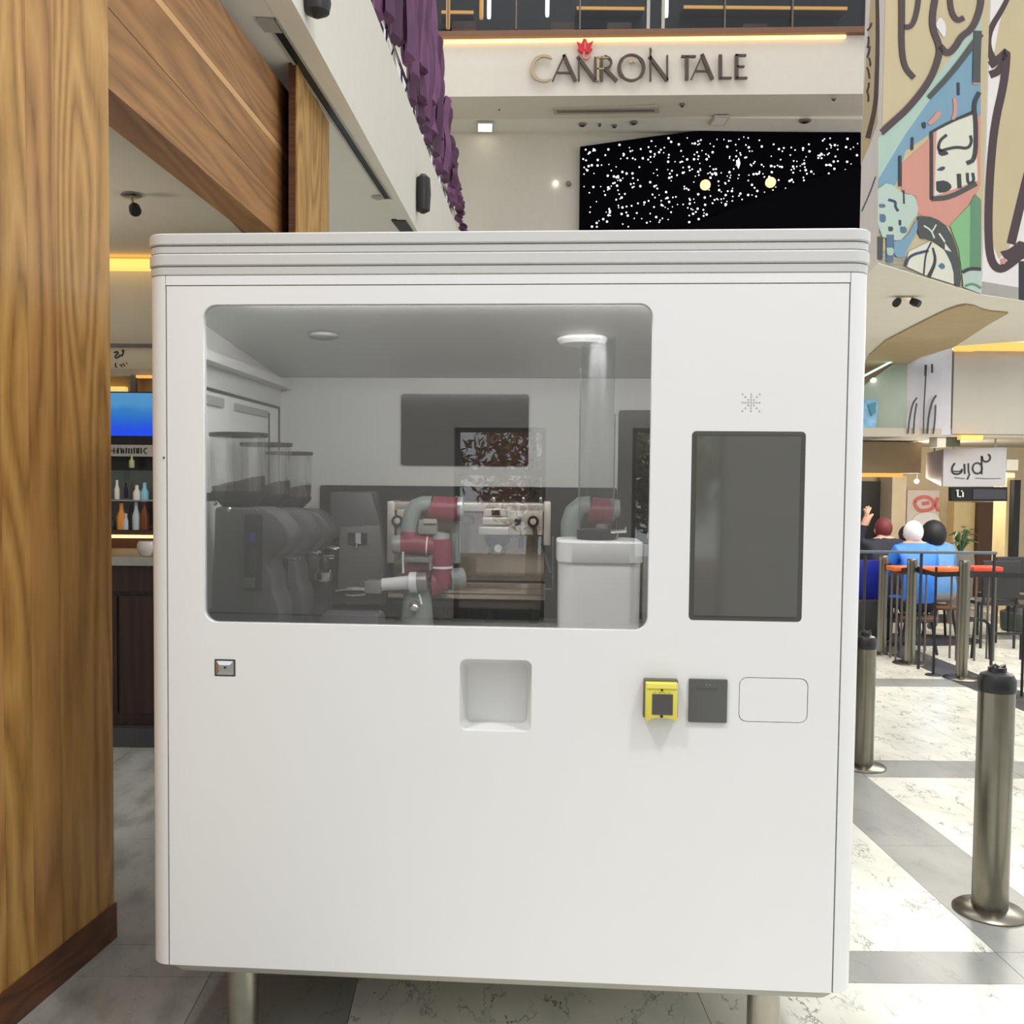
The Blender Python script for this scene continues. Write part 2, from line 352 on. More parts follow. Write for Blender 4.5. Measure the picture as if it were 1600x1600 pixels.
# gallery railing on the parapet: posts and chrome struts
rail = thing('gallery_railing', 'chrome strut railing along the parapet under the purple curtain', 'railing', FL(9, PZ))
orl = rail.location
def RL(y, dz): return FL(y, PZ + dz) + Vector((-.12, 0, 0))
MB().tube([RL(6.4, .42), RL(16, .42)], .022, 8).build('handrail', chrome, rail, orl, smooth=True)
MB().tube([RL(6.4, .06), RL(16, .06)], .018, 8).build('bottom_rail', chrome, rail, orl, smooth=True)
y = 6.6
while y < 15.5:
    MB().tube([RL(y, 0), RL(y, .42)], .02, 8).build('post', chrome, rail, orl, smooth=True)
    MB().tube([RL(y, .04), RL(y + .42, .4)], .012, 6).build('strut', steel, rail, orl, smooth=True)
    MB().tube([RL(y + .42, .4), RL(y + .85, .04)], .012, 6).build('strut', steel, rail, orl, smooth=True)
    y += .9
# purple ribbon curtain hanging behind the rail
pur = [mat('plum_cloth_%d' % i, c, .75, var=.12, scale=5) for i, c in enumerate(((104, 62, 98), (88, 50, 84), (118, 74, 112), (78, 44, 72)))]
cur = thing('ribbon_curtain', 'plum purple curtain of overlapping ragged ribbons above the white parapet', 'curtain', FL(11, PZ))
ocu = cur.location
y = 7.6; i = 0
while y < 16.0:
    top = HC + (5.75 - .4 * (y - 11.6)) + random.uniform(-.18, .1)
    bot = PZ + random.uniform(.18, .6); wd = .34; ph = random.uniform(0, 6.28)
    m = MB(); rows = []
    n = 14
    for k in range(n + 1):
        z = top + (bot - top) * k / n; o_ = .03 * math.sin(ph + k * .9)
        p = FL(y, z) + Vector((-.03 + .05 * math.sin(ph * 1.7 + i) + .02 * math.sin(ph + k * .6), o_, 0))
        ww = wd * (1 - .25 * abs(k / n - .5))
        rows.append([p + Vector((0, -ww / 2, 0)), p + Vector((.05, -ww * .2, 0)), p + Vector((.07, ww * .15, 0)), p + Vector((0, ww / 2, 0)), p + Vector((-.03, ww * .2, 0)), p + Vector((-.03, -ww * .2, 0))])
    m.loft(rows).build('ribbon', pur[i % 4], cur, ocu, smooth=True)
    y += .13; i += 1

# ================================================================== bar recess seen between the left column and the kiosk
BZ = HC + 1.6
struct(MB().box(-6, -1.55, 3.3, 7.4, BZ, BZ + .1).build('ceiling_bar', mat('bar_ceiling', (206, 198, 182), .7, var=.02)), 'beige ceiling of the bar recess')
struct(MB().box(-6, -1.3, 7.2, 7.35, 0, BZ).build('wall_bar', beige), 'beige rear wall of the bar recess')
struct(MB().box(-6.1, -5.9, 1, 7.4, 0, 6).build('wall_left', beige))
def bar_x(px, y): return P(px, 700, y).x
def bar_z(py, y): return P(198, py, y).z
XL, XR = bar_x(100, 7.2), bar_x(330, 7.2)
def barbox(name, py0, py1, y, d, m, label, cat, px0=100, px1=330):
    c = P((px0 + px1) / 2, py1, y)
    return tag(MB().box(bar_x(px0, y), bar_x(px1, y), y, y + d, bar_z(py1, y), bar_z(py0, y)).build(name, m, off=c), label, cat)
struct(MB().box(XL, XR, 7.08, 7.2, bar_z(419, 7.1), bar_z(405, 7.1)).build('trim_1', glow('amber_cove', (255, 206, 110), .95)), 'glowing amber cove light strip at the bar ceiling')
t = thing('bar_sign', 'beige sign board with two black hand lettered marks above the bar screen', 'sign', P(200, 582, 7.1))
MB().box(XL, XR, 7.1, 7.2, bar_z(576, 7.1), bar_z(543, 7.1)).build('board', cream, t, t.location)
MB().box(XL, XR, 7.06, 7.2, bar_z(543, 7.1), bar_z(538, 7.1)).build('edge', mat('grey_edge', (96, 92, 92), .5), t, t.location)
tb = lambda x, y: P(150 + x / 4, 500 + y / 4, 7.095)
letters(t, t.location, [[(smooth2([(112, 205), (128, 196), (140, 203), (118, 226), (122, 240), (142, 232), (150, 215)]), 9)], [(smooth2([(160, 195), (172, 186), (170, 205), (158, 228)]), 9)],
                          [([(122, 268), (120, 292), (132, 294)], 6)], [(smooth2([(145, 282), (160, 276), (158, 294)]), 5)], [([(168, 270), (180, 290)], 5)], [([(186, 266), (196, 272)], 5)]], tb, (0, .004, 0), black)
barbox('bar_lintel', 576, 588, 7.0, .2, mat('lintel', (176, 166, 150), .6), 'grey beige lintel under the bar sign', 'lintel')
barbox('honey_backdrop', 588, 612, 7.1, .08, mat('honey_panel', (190, 160, 110), .6), 'honey coloured panel behind the bar lintel', 'panel')
barbox('lit_niche', 604, 611, 7.04, .06, glow('niche_gold', (255, 214, 120), .7), 'small golden lit niche left of the lintel post', 'light', 150, 196)
barbox('lintel_post', 586, 612, 6.98, .05, mat('post_grey', (110, 100, 86), .6), 'short grey post above the blue bar screen', 'post', 204, 212)
barbox('shelf_light', 586, 590, 6.98, .05, orange_led, 'thin amber light bar right of the lintel post', 'light', 213, 300)
def screen_mat():
    m = bpy.data.materials.new('blue_screen'); m.use_nodes = True; nt = m.node_tree; b = nt.nodes['Principled BSDF']; L = nt.links.new
    tc = nt.nodes.new('ShaderNodeTexCoord'); nz = nt.nodes.new('ShaderNodeTexNoise'); nz.inputs['Scale'].default_value = 3; nz.inputs['Detail'].default_value = 3
    sx = nt.nodes.new('ShaderNodeSeparateXYZ'); L(tc.outputs['Generated'], sx.inputs[0]); L(tc.outputs['Object'], nz.inputs['Vector'])
    ad = nt.nodes.new('ShaderNodeMath'); ad.operation = 'MULTIPLY_ADD'; ad.inputs[1].default_value = .5; L(nz.outputs['Fac'], ad.inputs[0]); L(sx.outputs['Z'], ad.inputs[2])
    rp = nt.nodes.new('ShaderNodeValToRGB'); e = rp.color_ramp.elements; e[0].position = .35; e[0].color = rgb(10, 70, 225); e[1].position = 1.2; e[1].color = rgb(70, 140, 190)
    k = e.new(.6); k.color = rgb(20, 95, 200); k = e.new(.85); k.color = rgb(40, 120, 185)
    L(ad.outputs[0], rp.inputs['Fac']); L(rp.outputs['Color'], b.inputs['Emission Color']); b.inputs['Emission Strength'].default_value = .9; b.inputs['Base Color'].default_value = (.01, .01, .02, 1); b.inputs['Roughness'].default_value = .2
    return m
t = thing('wall_screen', 'wide bright blue screen on the bar wall beside the kiosk', 'screen', P(200, 690, 6.9))
MB().box(bar_x(100, 6.9), bar_x(330, 6.9), 6.9, 6.96, bar_z(694, 6.9), bar_z(612, 6.9)).build('bezel', black, t, t.location)
MB().box(bar_x(105, 6.9), bar_x(326, 6.9), 6.894, 6.9, bar_z(681, 6.9), bar_z(614, 6.9)).build('display', screen_mat(), t, t.location)
t = thing('letter_strip', 'pale strip with black upright lettering under the blue screen', 'sign', P(200, 712, 6.9))
MB().box(bar_x(100, 6.9), bar_x(330, 6.9), 6.9, 7.0, bar_z(713, 6.9), bar_z(695, 6.9)).build('board', mat('strip_grey', (176, 172, 164), .5), t, t.location)
ls = []
for x in (90, 112, 132, 140, 158, 172, 190, 206, 222, 238, 254, 266, 282):
    ls.append(([(x, 798 + (x % 7)), (x + (x % 5) - 2, 834)], 6 + x % 4))
ls += [([(80, 816), (122, 818)], 4), ([(150, 800), (176, 832)], 4), (smooth2([(318, 800), (300, 806), (298, 826), (316, 836)]), 6)]
letters(t, t.location, [[q] for q in ls], lambda x, y: P(150 + x / 4, 500 + y / 4, 6.896), (0, .003, 0), black)
barbox('back_shelf', 713, 735, 7.0, .1, mat('shelf_black', (22, 20, 22), .4), 'black shelf recess under the lettered strip', 'shelf')
c = P(206, 731, 6.9)
t = thing('bottle', 'single pale glass bottle standing in the black bar shelf', 'bottle', c)
MB().lathe([(.018, 0), (.02, .01), (.02, .05), (.008, .065), (.008, .085)], c, n=12).build('bottle_body', mat('bottle_glass', (190, 190, 140), .15), t, c, smooth=True)
MB().lathe([(.009, .085), (.009, .095)], c, n=10).build('bottle_cap', steel, t, c)
barbox('mirror_panel', 735, 836, 7.0, .1, mat('mirror_grey', (84, 90, 86), .15), 'grey mirror panel behind the bar bottles', 'mirror')
pal = [(240, 232, 220), (150, 205, 225), (230, 150, 60), (196, 208, 214), (30, 34, 44), (235, 220, 160), (20, 20, 24), (120, 60, 30)]
i = 0
for (px, py, h, r, k) in ((183, 780, 30, 4, 0), (197, 778, 24, 3, 6), (214, 782, 24, 6, 0), (226, 784, 30, 6, 1), (190, 828, 42, 7, 2), (197, 828, 26, 5, 3), (213, 828, 44, 6, 3), (226, 828, 46, 7, 7), (176, 828, 20, 4, 4), (205, 828, 40, 4, 6)):
    c = P(px, py, 6.85); s = 6.85 / F
    o = tag(MB().lathe([(r * s, 0), (r * s * 1.05, h * s * .5), (r * s * .5, h * s * .75), (r * s * .45, h * s)], c, n=12).build('bar_jar', mat('jar_%d' % k, pal[k], .25), off=c, smooth=True),
            ['tall white jar on upper mirror shelf', 'slim black jar on upper mirror shelf', 'squat white jar on upper mirror shelf', 'pale blue jar on upper mirror shelf by the kiosk', 'orange topped jar on lower bar shelf', 'short pale grey jar on lower bar shelf', 'tall pale grey jar on lower bar shelf', 'brown jar on lower bar shelf by the kiosk', 'small dark blue jar on lower bar shelf', 'slim black jar between grey jars on lower bar shelf'][i], 'jar', 'jars behind the bar'); i += 1
barbox('glass_shelf', 781, 783, 6.8, .2, mat('shelf_edge', (150, 155, 150), .2), 'upper grey shelf before the bar mirror', 'shelf')
barbox('lower_shelf', 828, 836, 6.8, .2, mat('shelf_dark', (46, 34, 28), .4), 'lower dark shelf carrying the coloured jars', 'shelf')
barbox('shelf_glow', 836, 841, 6.78, .03, warm_led, 'warm light bar under the lower bar shelf', 'light')
barbox('bar_backboard', 841, 870, 6.75, .1, mat('rust_wood', (110, 62, 26), .4), 'rust brown board above the steel bar top', 'board')
CT = bar_z(870, 5.9)
t = thing('bar_counter', 'dark wood bar counter with steel edged top beside the kiosk', 'counter', (bar_x(200, 5.9), 5.9, 0))
MB().box(-4.4, -1.6, 5.9, 6.6, CT - .055, CT).build('counter_top', steel, t, t.location)
bw = wood('bar_front_wood', [(0, (24, 12, 8)), (.5, (48, 24, 16)), (1, (62, 34, 24))], (8, 8, .5), 6, .4)
MB().box(-4.4, -1.6, 5.97, 6.5, .12, CT - .056).build('body', bw, t, t.location)
for x in range(9):
    MB().box(-4.3 + x * .3, -4.02 + x * .3, 5.955, 5.97, .2, CT - .25).build('front_board', bw, t, t.location)
MB().box(-4.4, -1.6, 5.94, 5.97, CT - .22, CT - .06).build('top_rail', bw, t, t.location)
MB().box(-4.4, -1.6, 5.9, 6.5, 0, .12).build('kick_plinth', slate, t, t.location)
t = thing('glass_bowl', 'small round clear bowl on the steel bar top by the kiosk', 'bowl', P(228, 868, 5.95))
MB().lathe([(.03, 0), (.05, .03), (.055, .06), (.045, .09)], t.location, n=16).build('bowl_shell', mat('bowl_glass', (200, 190, 180), .1), t, t.location, smooth=True)
# ceiling spotlight in the recess
c = at_z(205, 303, BZ)
t = thing('ceiling_spotlight', 'small black spotlight on the beige bar ceiling', 'spotlight', c)
MB().lathe([(.055, 0), (.06, -.012), (.045, -.02)], c, n=18).build('base_ring', steel, t, c, smooth=True)
MB().tube([c + Vector((0, 0, -.015)), c + Vector((.01, 0, -.05))], .008, 8).build('stem', steel, t, c)
MB().lathe([(.02, -.03), (.032, -.015), (.034, .03), (.026, .045)], c + Vector((.02, 0, -.085)), (.3, -.6, -.5), 16).build('head', black, t, c, smooth=True)
# ================================================================== far end of the atrium
DB = 16.0
def Q(px, py, y=DB): return P(px, py, y)
def wallpoly(name, pts, y, th, m, label):
    return struct(MB().prism([P(a, b, y) for a, b in pts], (0, th, 0)).build(name, m), label)
wallpoly('wall_back_fascia', [(560, 52), (1420, 42), (1420, 146), (560, 152)], DB, 1.0, mat('fascia_white', (214, 207, 193), .6, var=.015), 'white fascia of the far upper gallery carrying the lettered sign')
wallpoly('trim_2', [(560, 50), (1420, 40), (1420, 49), (560, 59)], DB - .12, .3, mat('ledge_brown', (120, 84, 58), .5), 'brown ledge above the white fascia')
wallpoly('trim_3', [(678, 62), (1322, 54), (1322, 58.5), (678, 66.5)], DB - .06, .05, warm_led, 'warm light strip under the brown ledge')
zb = P(1000, 149, DB).z
yb = 17.75
struct(MB().box(P(520, 150, DB).x, P(1480, 150, DB).x, DB + .98, yb + .2, zb + .01, zb + .1).build('ceiling', mat('gallery_ceiling', (226, 224, 212), .7, var=.02)), 'grey white ceiling under the far gallery')
wallpoly('wall_back', [(560, 160), (1480, 160), (1480, 1100), (560, 1100)], yb, .2, beige, 'beige far wall under the gallery')
struct(MB().box(P(560, 150, DB).x - .1, P(560, 150, DB).x, DB, yb, 0, zb).build('wall_back_return', beige))
# starry black panel
t = thing('starry_panel', 'black wall panel scattered with small white lights above the kiosk', 'wall panel', P(1120, 360, yb - .2))
ot = t.location
MB().prism([P(a, b, yb - .15) for a, b in ((907, 229), (1020, 213), (1095, 204), (1165, 206), (1345, 207), (1345, 420), (905, 420))], (0, .1, 0)).build('black_board', mat('night_black', (6, 6, 11), .95, spec=.05), t, ot)
MB().prism([P(a, b, yb - .22) for a, b in ((1060, 360), (1130, 332), (1260, 282), (1346, 258), (1346, 420), (1050, 420))], (0, .06, 0)).build('plain_black_board', mat('plain_black', (9, 9, 12), .95, spec=.05), t, ot)
random.seed(11)
mb = MB(); cnt = 0
star_m = glow('star_white', (250, 250, 255), 1.6)
while cnt < 430:
    x = random.uniform(911, 1340); yv = random.uniform(214, 356)
    topl = 229 - (x - 907) * .13 if x < 1095 else 207
    if yv < topl + 5: continue
    if yv > 352 - (x - 1075) * .352: continue
    if x > 1110 and yv < 225 and random.random() < .5: continue
    c = P(x, yv, yb - .155); r = random.choice((.010, .013, .016, .021))
    mb.lathe([(r * .2, .0), (r, -.006), (r * .8, -.014), (r * .1, -.018)], c, (0, 1, 0), 6); cnt += 1
st = mb.build('star_lights', star_m, t, ot); st['kind'] = 'stuff'
bulb_m = glow('bulb_gold', (255, 206, 120), 2.2)
for px, py, lab in ((1102, 289, 'round golden globe lamp on the starry panel, the left one'), (1204, 285, 'round golden globe lamp on the starry panel, the right one')):
    c = P(px, py, yb - .35); b = thing('globe_lamp', lab, 'lamp', c, group='globe lamps on the starry panel')
    MB().lathe([(.09 * math.sin(math.pi * k / 10) + .002, -.09 * math.cos(math.pi * k / 10)) for k in range(11)], c, n=16).build('globe', bulb_m, b, c, smooth=True)
    MB().lathe([(.05, .08), (.05, .2)], c, (0, 1, 0), 12).build('socket', dark, b, c)
c = P(1154, 255, yb - .3); b = thing('spark_lamp', 'bright white star shaped lamp high on the starry panel', 'lamp', c)
MB().lathe([(.005, -.09), (.03, 0), (.005, .09)], c, n=8).build('crystal', lamp_white, b, c); MB().lathe([(.01, .0), (.01, .15)], c, (0, 1, 0), 8).build('stem', steel, b, c)
# ceiling fittings under the gallery
def on_ceil(px, py): return at_z(px, py, zb)
t = thing('linear_diffuser', 'long slim air diffuser in the far gallery ceiling', 'vent', on_ceil(945, 168))
MB().prism([on_ceil(864, 166), on_ceil(1028, 163), on_ceil(1030, 172), on_ceil(866, 175)], (0, 0, -.05)).build('frame', mat('diffuser_frame', (170, 166, 150), .6), t, t.location)
MB().prism([on_ceil(870, 168), on_ceil(1022, 166), on_ceil(1023, 169), on_ceil(871, 171)], (0, 0, -.06)).build('slot', mat('diffuser_slot', (110, 106, 96), .6), t, t.location)
for px, py, r, mm, lab in ((758, 197, 13, lamp_white, 'lit square downlight at left of the far gallery ceiling'), (1124, 187, 12, mat('unlit_white', (232, 230, 222), .4), 'pale square downlight above the starry panel')):
    c = on_ceil(px, py); t = thing('square_downlight', lab, 'downlight', c)
    s = r / F * c.y
    MB().box(c.x - s, c.x + s, c.y - s * 1.5, c.y + s * 1.5, c.z - .03, c.z).build('trim_frame', mat('unlit_grey', (190, 188, 178), .5), t, c)
    MB().box(c.x - s * .8, c.x + s * .8, c.y - s * 1.2, c.y + s * 1.2, c.z - .035, c.z - .03).build('diffuser', mm, t, c)
for px, py, r, lab in ((910, 194, 6, 'dark recessed downlight, first from the left of the ceiling row'), (937, 194, 3, 'tiny dark sensor second in the ceiling row'), (960, 196, 4, 'tiny dark sensor third in the ceiling row'), (990, 191, 6, 'dark ringed downlight at the right end of the ceiling row'),
                       (1258, 188, 9, 'round chrome downlight above the right of the starry panel'), (1303, 153, 4, 'small dark sprinkler at the right of the far ceiling'), (1066, 163, 4, 'small dark detector right of the long diffuser'), (780, 168, 3, 'tiny dark sprinkler at the left of the far ceiling')):
    c = on_ceil(px, py); s = r / F * c.y
    t = thing('recessed_downlight', lab, 'downlight', c)
    MB().lathe([(s, 0), (s, -.02), (s * .7, -.03)], c, n=16).build('ring', mat('ring_brown', (120, 112, 98), .4), t, c, smooth=True)
    MB().lathe([(s * .65, -.02), (s * .6, -.04), (s * .2, -.05)], c, n=12).build('lens', dark, t, c, smooth=True)
for px, py, mm, lab in ((868, 287, lamp_white, 'small lit wall sensor left of the starry panel'), (888, 288, mat('ring_brown', (120, 112, 98), .4), 'small grey wall sensor touching the starry panel')):
    c = P(px, py, yb - .02); tag(MB().lathe([(.03, 0), (.05, -.03), (.03, -.06)], c, (0, 1, 0), 12).build('wall_sensor', mm, off=c, smooth=True), lab, 'sensor')
# lettered sign: slim upright capitals
t = thing('fascia_sign', 'CANRON TALE sign of slim bronze capitals with a red flower emblem', 'sign', Q(998, 128))
osg = t.location
bronze = mat('bronze_letter', (84, 70, 60), .35, .3); gold_l = mat('pale_gold_letter', (178, 160, 128), .35, .3)
def tw(x, y): return P(650 + x / 2.2857, y / 2.2857, DB - .09)
def arc(cx, cy, rx, ry, a0, a1, n=18): return [(cx + rx * math.cos(math.radians(a0 + (a1 - a0) * i / n)), cy + ry * math.sin(math.radians(a0 + (a1 - a0) * i / n))) for i in range(n + 1)]
LET = {
 'C': ([(arc(458, 243, 44, 45, -50, -305), [3] + [9] * 4 + [12] * 9 + [8] * 4 + [3])], gold_l),
 'A': ([([(488, 288), (530, 196)], 6), ([(528, 194), (570, 288)], 12), ([(505, 258), (554, 258)], 5)], bronze),
 'N': ([([(582, 288), (582, 206)], 6), ([(578, 200), (640, 286)], 12), ([(640, 288), (640, 202)], 6)], bronze),
 'F': ([([(650, 200), (650, 288)], 8), ([(640, 205), (690, 205)], 5), ([(645, 245), (672, 245)], 5)], gold_l),
 'R': ([([(664, 200), (664, 288)], 9), (arc(672, 222, 26, 22, -90, 90, 10), 8), ([(676, 244), (718, 288)], 12)], bronze),
 'O': ([(arc(770, 240, 44, 46, 0, 360, 28), [12 if (k % 14) < 4 or (k % 14) > 10 else 7 for k in range(29)])], bronze),
 'N2': ([([(838, 288), (838, 172)], 6), ([(834, 200), (898, 286)], 12), ([(898, 288), (898, 196)], 6)], bronze),
 'T': ([([(948, 200), (1000, 200)], 7), ([(968, 200), (968, 284)], 12)], bronze),
 'A2': ([([(984, 282), (1024, 194)], 6), ([(1022, 192), (1060, 282)], 12), ([(1000, 252), (1046, 252)], 5)], bronze),
 'L': ([([(1088, 194), (1088, 280)], 12), ([(1084, 277), (1128, 277)], 7)], bronze),
 'E': ([([(1146, 193), (1146, 280)], 12), ([(1142, 196), (1180, 196)], 7), ([(1146, 236), (1174, 236)], 6), ([(1142, 277), (1184, 277)], 7)], bronze)}
for k, (ln, mm) in LET.items():
    strokes_mesh(MB(), ln, tw, (0, .05, 0)).build('letter', mm, t, osg)
red = mat('emblem_red', (200, 22, 36), .4)
MB().prism([tw(a, b) for a, b in ((575, 147), (591, 158), (597, 138), (607, 138), (614, 156), (634, 144), (624, 168), (630, 176), (618, 186), (590, 186), (578, 176), (584, 166))], (0, .06, 0)).build('flower_emblem', red, t, osg)
strokes_mesh(MB(), [(smooth2([(600, 186), (598, 206), (610, 212), (622, 198)]), 6), ([(604, 150), (604, 176)], 4)], lambda x, y: tw(x, y) + Vector((0, -.01, 0)), (0, .04, 0)).build('emblem_stem', mat('emblem_pink', (222, 120, 110), .4), t, osg)
strokes_mesh(MB(), [([(836, 168), (842, 182)], 8), ([(762, 222), (778, 216)], 7), ([(784, 222), (776, 216)], 7)], tw, (0, .04, 0)).build('accent', gold_l, t, osg)
# gallery storefront above the ledge: dark glazing, posts, warm lamps
wallpoly('wall_gallery', [(520, -420), (1500, -420), (1500, 60), (520, 60)], 18.5, .2, mat('gallery_dark', (24, 25, 28), .5, var=.4, scale=2), 'dark upper gallery storefront')
struct(MB().box(P(520, 0, DB).x, P(1480, 0, DB).x, DB + 1.0, 18.5, Q(1000, 50).z - .25, Q(1000, 50).z - .02).build('floor_gallery', slate))
t = thing('glass_balustrade', 'frameless glass balustrade with steel posts above the brown ledge', 'railing', Q(1000, 48))
og = t.location
pane = glass('smoked_pane', (.62, .65, .66), .025)
pxs = [600, 700, 806, 905, 1011, 1034, 1130, 1235, 1345, 1420]
for a, b in zip(pxs[:-1], pxs[1:]):
    p0 = Q(a + 1, 46); p1 = Q(b - 1, 46)
    MB().box(p0.x, p1.x, DB - .05, DB - .035, p0.z, p0.z + 1.0).build('pane', pane, t, og)
for a, wd in ((700, 2), (1011, 5), (1034, 5), (806, 2), (905, 2), (1130, 2), (1235, 2)):
    p0 = Q(a, 50); s = wd / F * DB
    MB().box(p0.x - s / 2, p0.x + s / 2, DB - .1, DB - .02, p0.z, p0.z + 1.05).build('post', steel if wd > 3 else mat('post_dim', (110, 106, 100), .4, .6), t, og)
i = 0
for px, y0, y1, mm, lab in ((700, -20, 45, 0, 'orange vertical lamp tube, leftmost in the upper gallery'), (764, -15, 29, 1, 'first white tube lamp in the dark upper gallery'), (855, -20, 26, 1, 'second white tube lamp in the dark upper gallery'), (1041, -20, 27, 1, 'third white tube lamp just right of the steel posts'), (752, -10, 30, 2, 'thin amber tube beside the first white lamp')):
    c = P(px, y1, 17.3); s = 17.3 / F
    b = thing('tube_lamp', lab, 'lamp', c, group='tube lamps of the upper gallery')
    MB().lathe([(2.6 * s, 0), (3.2 * s, .05), (3.2 * s, (y1 - y0) * s * .95), (2 * s, (y1 - y0) * s)], c, n=10).build('tube', [orange_led, lamp_white, orange_led][mm], b, c, smooth=True)
    MB().lathe([(.03, 0), (.03, .1)], c + Vector((0, 0, (y1 - y0) * s)), n=8).build('cap', dark, b, c); i += 1
for px0, px1, py, mm, lab in ((900, 1005, 20, orange_led, 'amber lit shelf edge left of the gallery steel posts'), (1066, 1320, 19, orange_led, 'long amber lit shelf edge at the right of the upper gallery'), (690, 740, 26, orange_led, 'short amber lit shelf edge at the left of the upper gallery')):
    c = P((px0 + px1) / 2, py, 18.2); p0 = P(px0, py, 18.2); p1 = P(px1, py, 18.2)
    b = thing('lit_shelf', lab, 'shelf', c)
    MB().box(p0.x, p1.x, 18.1, 18.45, c.z, c.z + .06).build('board', mat('shelf_walnut', (70, 44, 28), .5), b, c); MB().box(p0.x, p1.x, 18.07, 18.1, c.z, c.z + .05).build('light_edge', mm, b, c)
for px, lab in ((725, 'dark round backed chair at the left of the upper gallery'), (880, 'dark chair between the white lamps of the upper gallery'), (970, 'dark chair left of the gallery steel posts'), (1185, 'brown topped chair at the right of the upper gallery')):
    c = P(px, 50, 17.4); b = thing('gallery_chair', lab, 'chair', c, group='chairs of the upper gallery'); z0 = Q(1000, 50).z
    c = Vector((c.x, 17.4, z0)); b.location = c
    MB().box(c.x - .22, c.x + .22, 17.2, 17.65, z0 + .42, z0 + .48).build('seat', dark, b, c, bevel=.015)
    MB().box(c.x - .22, c.x + .22, 17.6, 17.65, z0 + .48, z0 + .9).build('backrest', mat('chair_brown', (74, 50, 36), .5), b, c, bevel=.015)
    for dx in (-.18, .18):
        for dy in (17.24, 17.6): MB().tube([(c.x + dx, dy, z0 - .02), (c.x + dx, dy, z0 + .42)], .018, 6).build('leg', dark, b, c)

# ================================================================== right side: painted panels
CA = P(1372, 412, 6.2); CBp = P(1533, 458, 7.2); CC = P(1600, 470, 7.44); CD = P(1342, 400, 7.3)
MZ = (CA.z + CBp.z + CC.z) / 3
pn = []
CE = CC + (CC - CBp) * 2.2
for A, B in ((CD, CA), (CA, CBp), (CBp, CE)):
    d = (B - A); d.z = 0; d.normalize(); n = Vector((d.y, -d.x, 0))
    if n.dot(EYE - A) < 0: n = -n
    pn.append((A, B, n))
mural = thing('painted_wall', 'big painted wall panel with cream shapes, brown outlines and colourful cartoon scenery', 'mural', Vector((CA.x, CA.y, MZ)))
om = mural.location
mcol = dict(cream=(194, 178, 138), white=(226, 220, 216), brown=(62, 40, 44), sage=(166, 192, 178), blue=(112, 152, 174), salmon=(206, 140, 122), paper=(214, 214, 194), green=(124, 180, 120), green2=(86, 136, 98), deep=(54, 62, 58), ink=(30, 30, 38), navy=(44, 48, 92), pale=(178, 198, 184), steelb=(74, 106, 132))
mm_ = {k: mat('paint_' + k, v, .55, var=.03, scale=3) for k, v in mcol.items()}
panels = []
for i, (A, B, n) in enumerate(pn):
    a = Vector((A.x, A.y, MZ)); b = Vector((B.x, B.y, MZ)); g = (b - a).normalized() * .004
    panels.append(MB().prism([a + g, b - g, b - g + Vector((0, 0, 3.6)), a + g + Vector((0, 0, 3.6))], (Vector((.02, .02, 0)) if i == 0 else Vector((.055, .11, 0)))).build('wall_panel', mm_[('white', 'cream', 'white')[i]], mural, om))
def mp(i, layer):
    A, B, n = pn[i]
    return lambda x, y: at_plane(1340 + x / 3.3346, y / 3.3333, A + n * (.0009 * (layer + 1)), n)
def poly(i, layer, col, pts, sm=1):
    f = mp(i, layer)
    if sm:
        q = smooth2(pts + [pts[0]], sm)[:-1]
    else: q = pts
    MB().prism([f(*p) for p in q], -pn[i][2] * .0008).build('painted_shape', mm_[col], panels[i], om)
def line(i, layer, col, pts, wd):
    p = smooth2(pts, 2); f = mp(i, layer)
    if isinstance(wd, (tuple, list)):
        k = len(p); ws = [wd[0] + (wd[1] - wd[0]) * j / (k - 1) for j in range(k)]
    else: ws = wd
    strokes_mesh(MB(), [(p, ws)], f, -pn[i][2] * .0008).build('painted_line', mm_[col], panels[i], om)
# middle panel
poly(1, 0, 'sage', [(108, 720), (300, 530), (430, 370), (540, 230), (644, 60), (644, 300), (400, 520), (108, 940)], 0)
poly(1, 1, 'blue', [(108, 935), (250, 700), (370, 530), (500, 370), (610, 240), (640, 180), (642, 600), (380, 695), (250, 785), (200, 960), (108, 1010)], 0)
poly(1, 2, 'salmon', [(232, 850), (372, 725), (395, 690), (640, 600), (640, 960), (620, 1015), (480, 1180), (400, 1150), (308, 1110), (305, 1020), (230, 1000)], 0)
poly(1, 3, 'paper', [(412, 680), (612, 580), (626, 940), (400, 1022)], 0)
line(1, 4, 'ink', [(385, 690), (385, 1030), (385, 1040)], 18); line(1, 4, 'deep', [(384, 1035), (480, 1030), (620, 955)], 26); line(1, 4, 'ink', [(380, 690), (470, 640), (615, 575)], 12)
line(1, 5, 'ink', [(465, 702), (425, 735), (420, 790), (470, 775), (520, 765), (575, 775), (596, 740), (588, 705)], 15); poly(1, 5, 'ink', [(415, 760), (425, 815), (475, 805), (470, 790), (440, 780)])
poly(1, 5, 'navy', [(412, 885), (440, 865), (462, 872), (440, 892)]); poly(1, 5, 'ink', [(410, 945), (460, 938), (496, 970), (470, 1000), (412, 1005)]); line(1, 5, 'ink', [(528, 905), (532, 980)], 22); line(1, 5, 'ink', [(572, 900), (575, 960), (608, 945), (600, 900)], 15)
poly(1, 6, 'pale', [(106, 985), (160, 945), (235, 1010), (300, 1015), (320, 1110), (275, 1160), (240, 1245), (195, 1255), (106, 1225)])
for x0, y0, x1, y1, c in ((112, 1062, 145, 1082, 'steelb'), (115, 1115, 147, 1158, 'steelb'), (160, 1180, 185, 1205, 'deep'), (222, 1180, 256, 1215, 'steelb'), (214, 1145, 228, 1175, 'ink')): poly(1, 7, c, [(x0, y0), (x1, y0), (x1, y1), (x0, y1)])
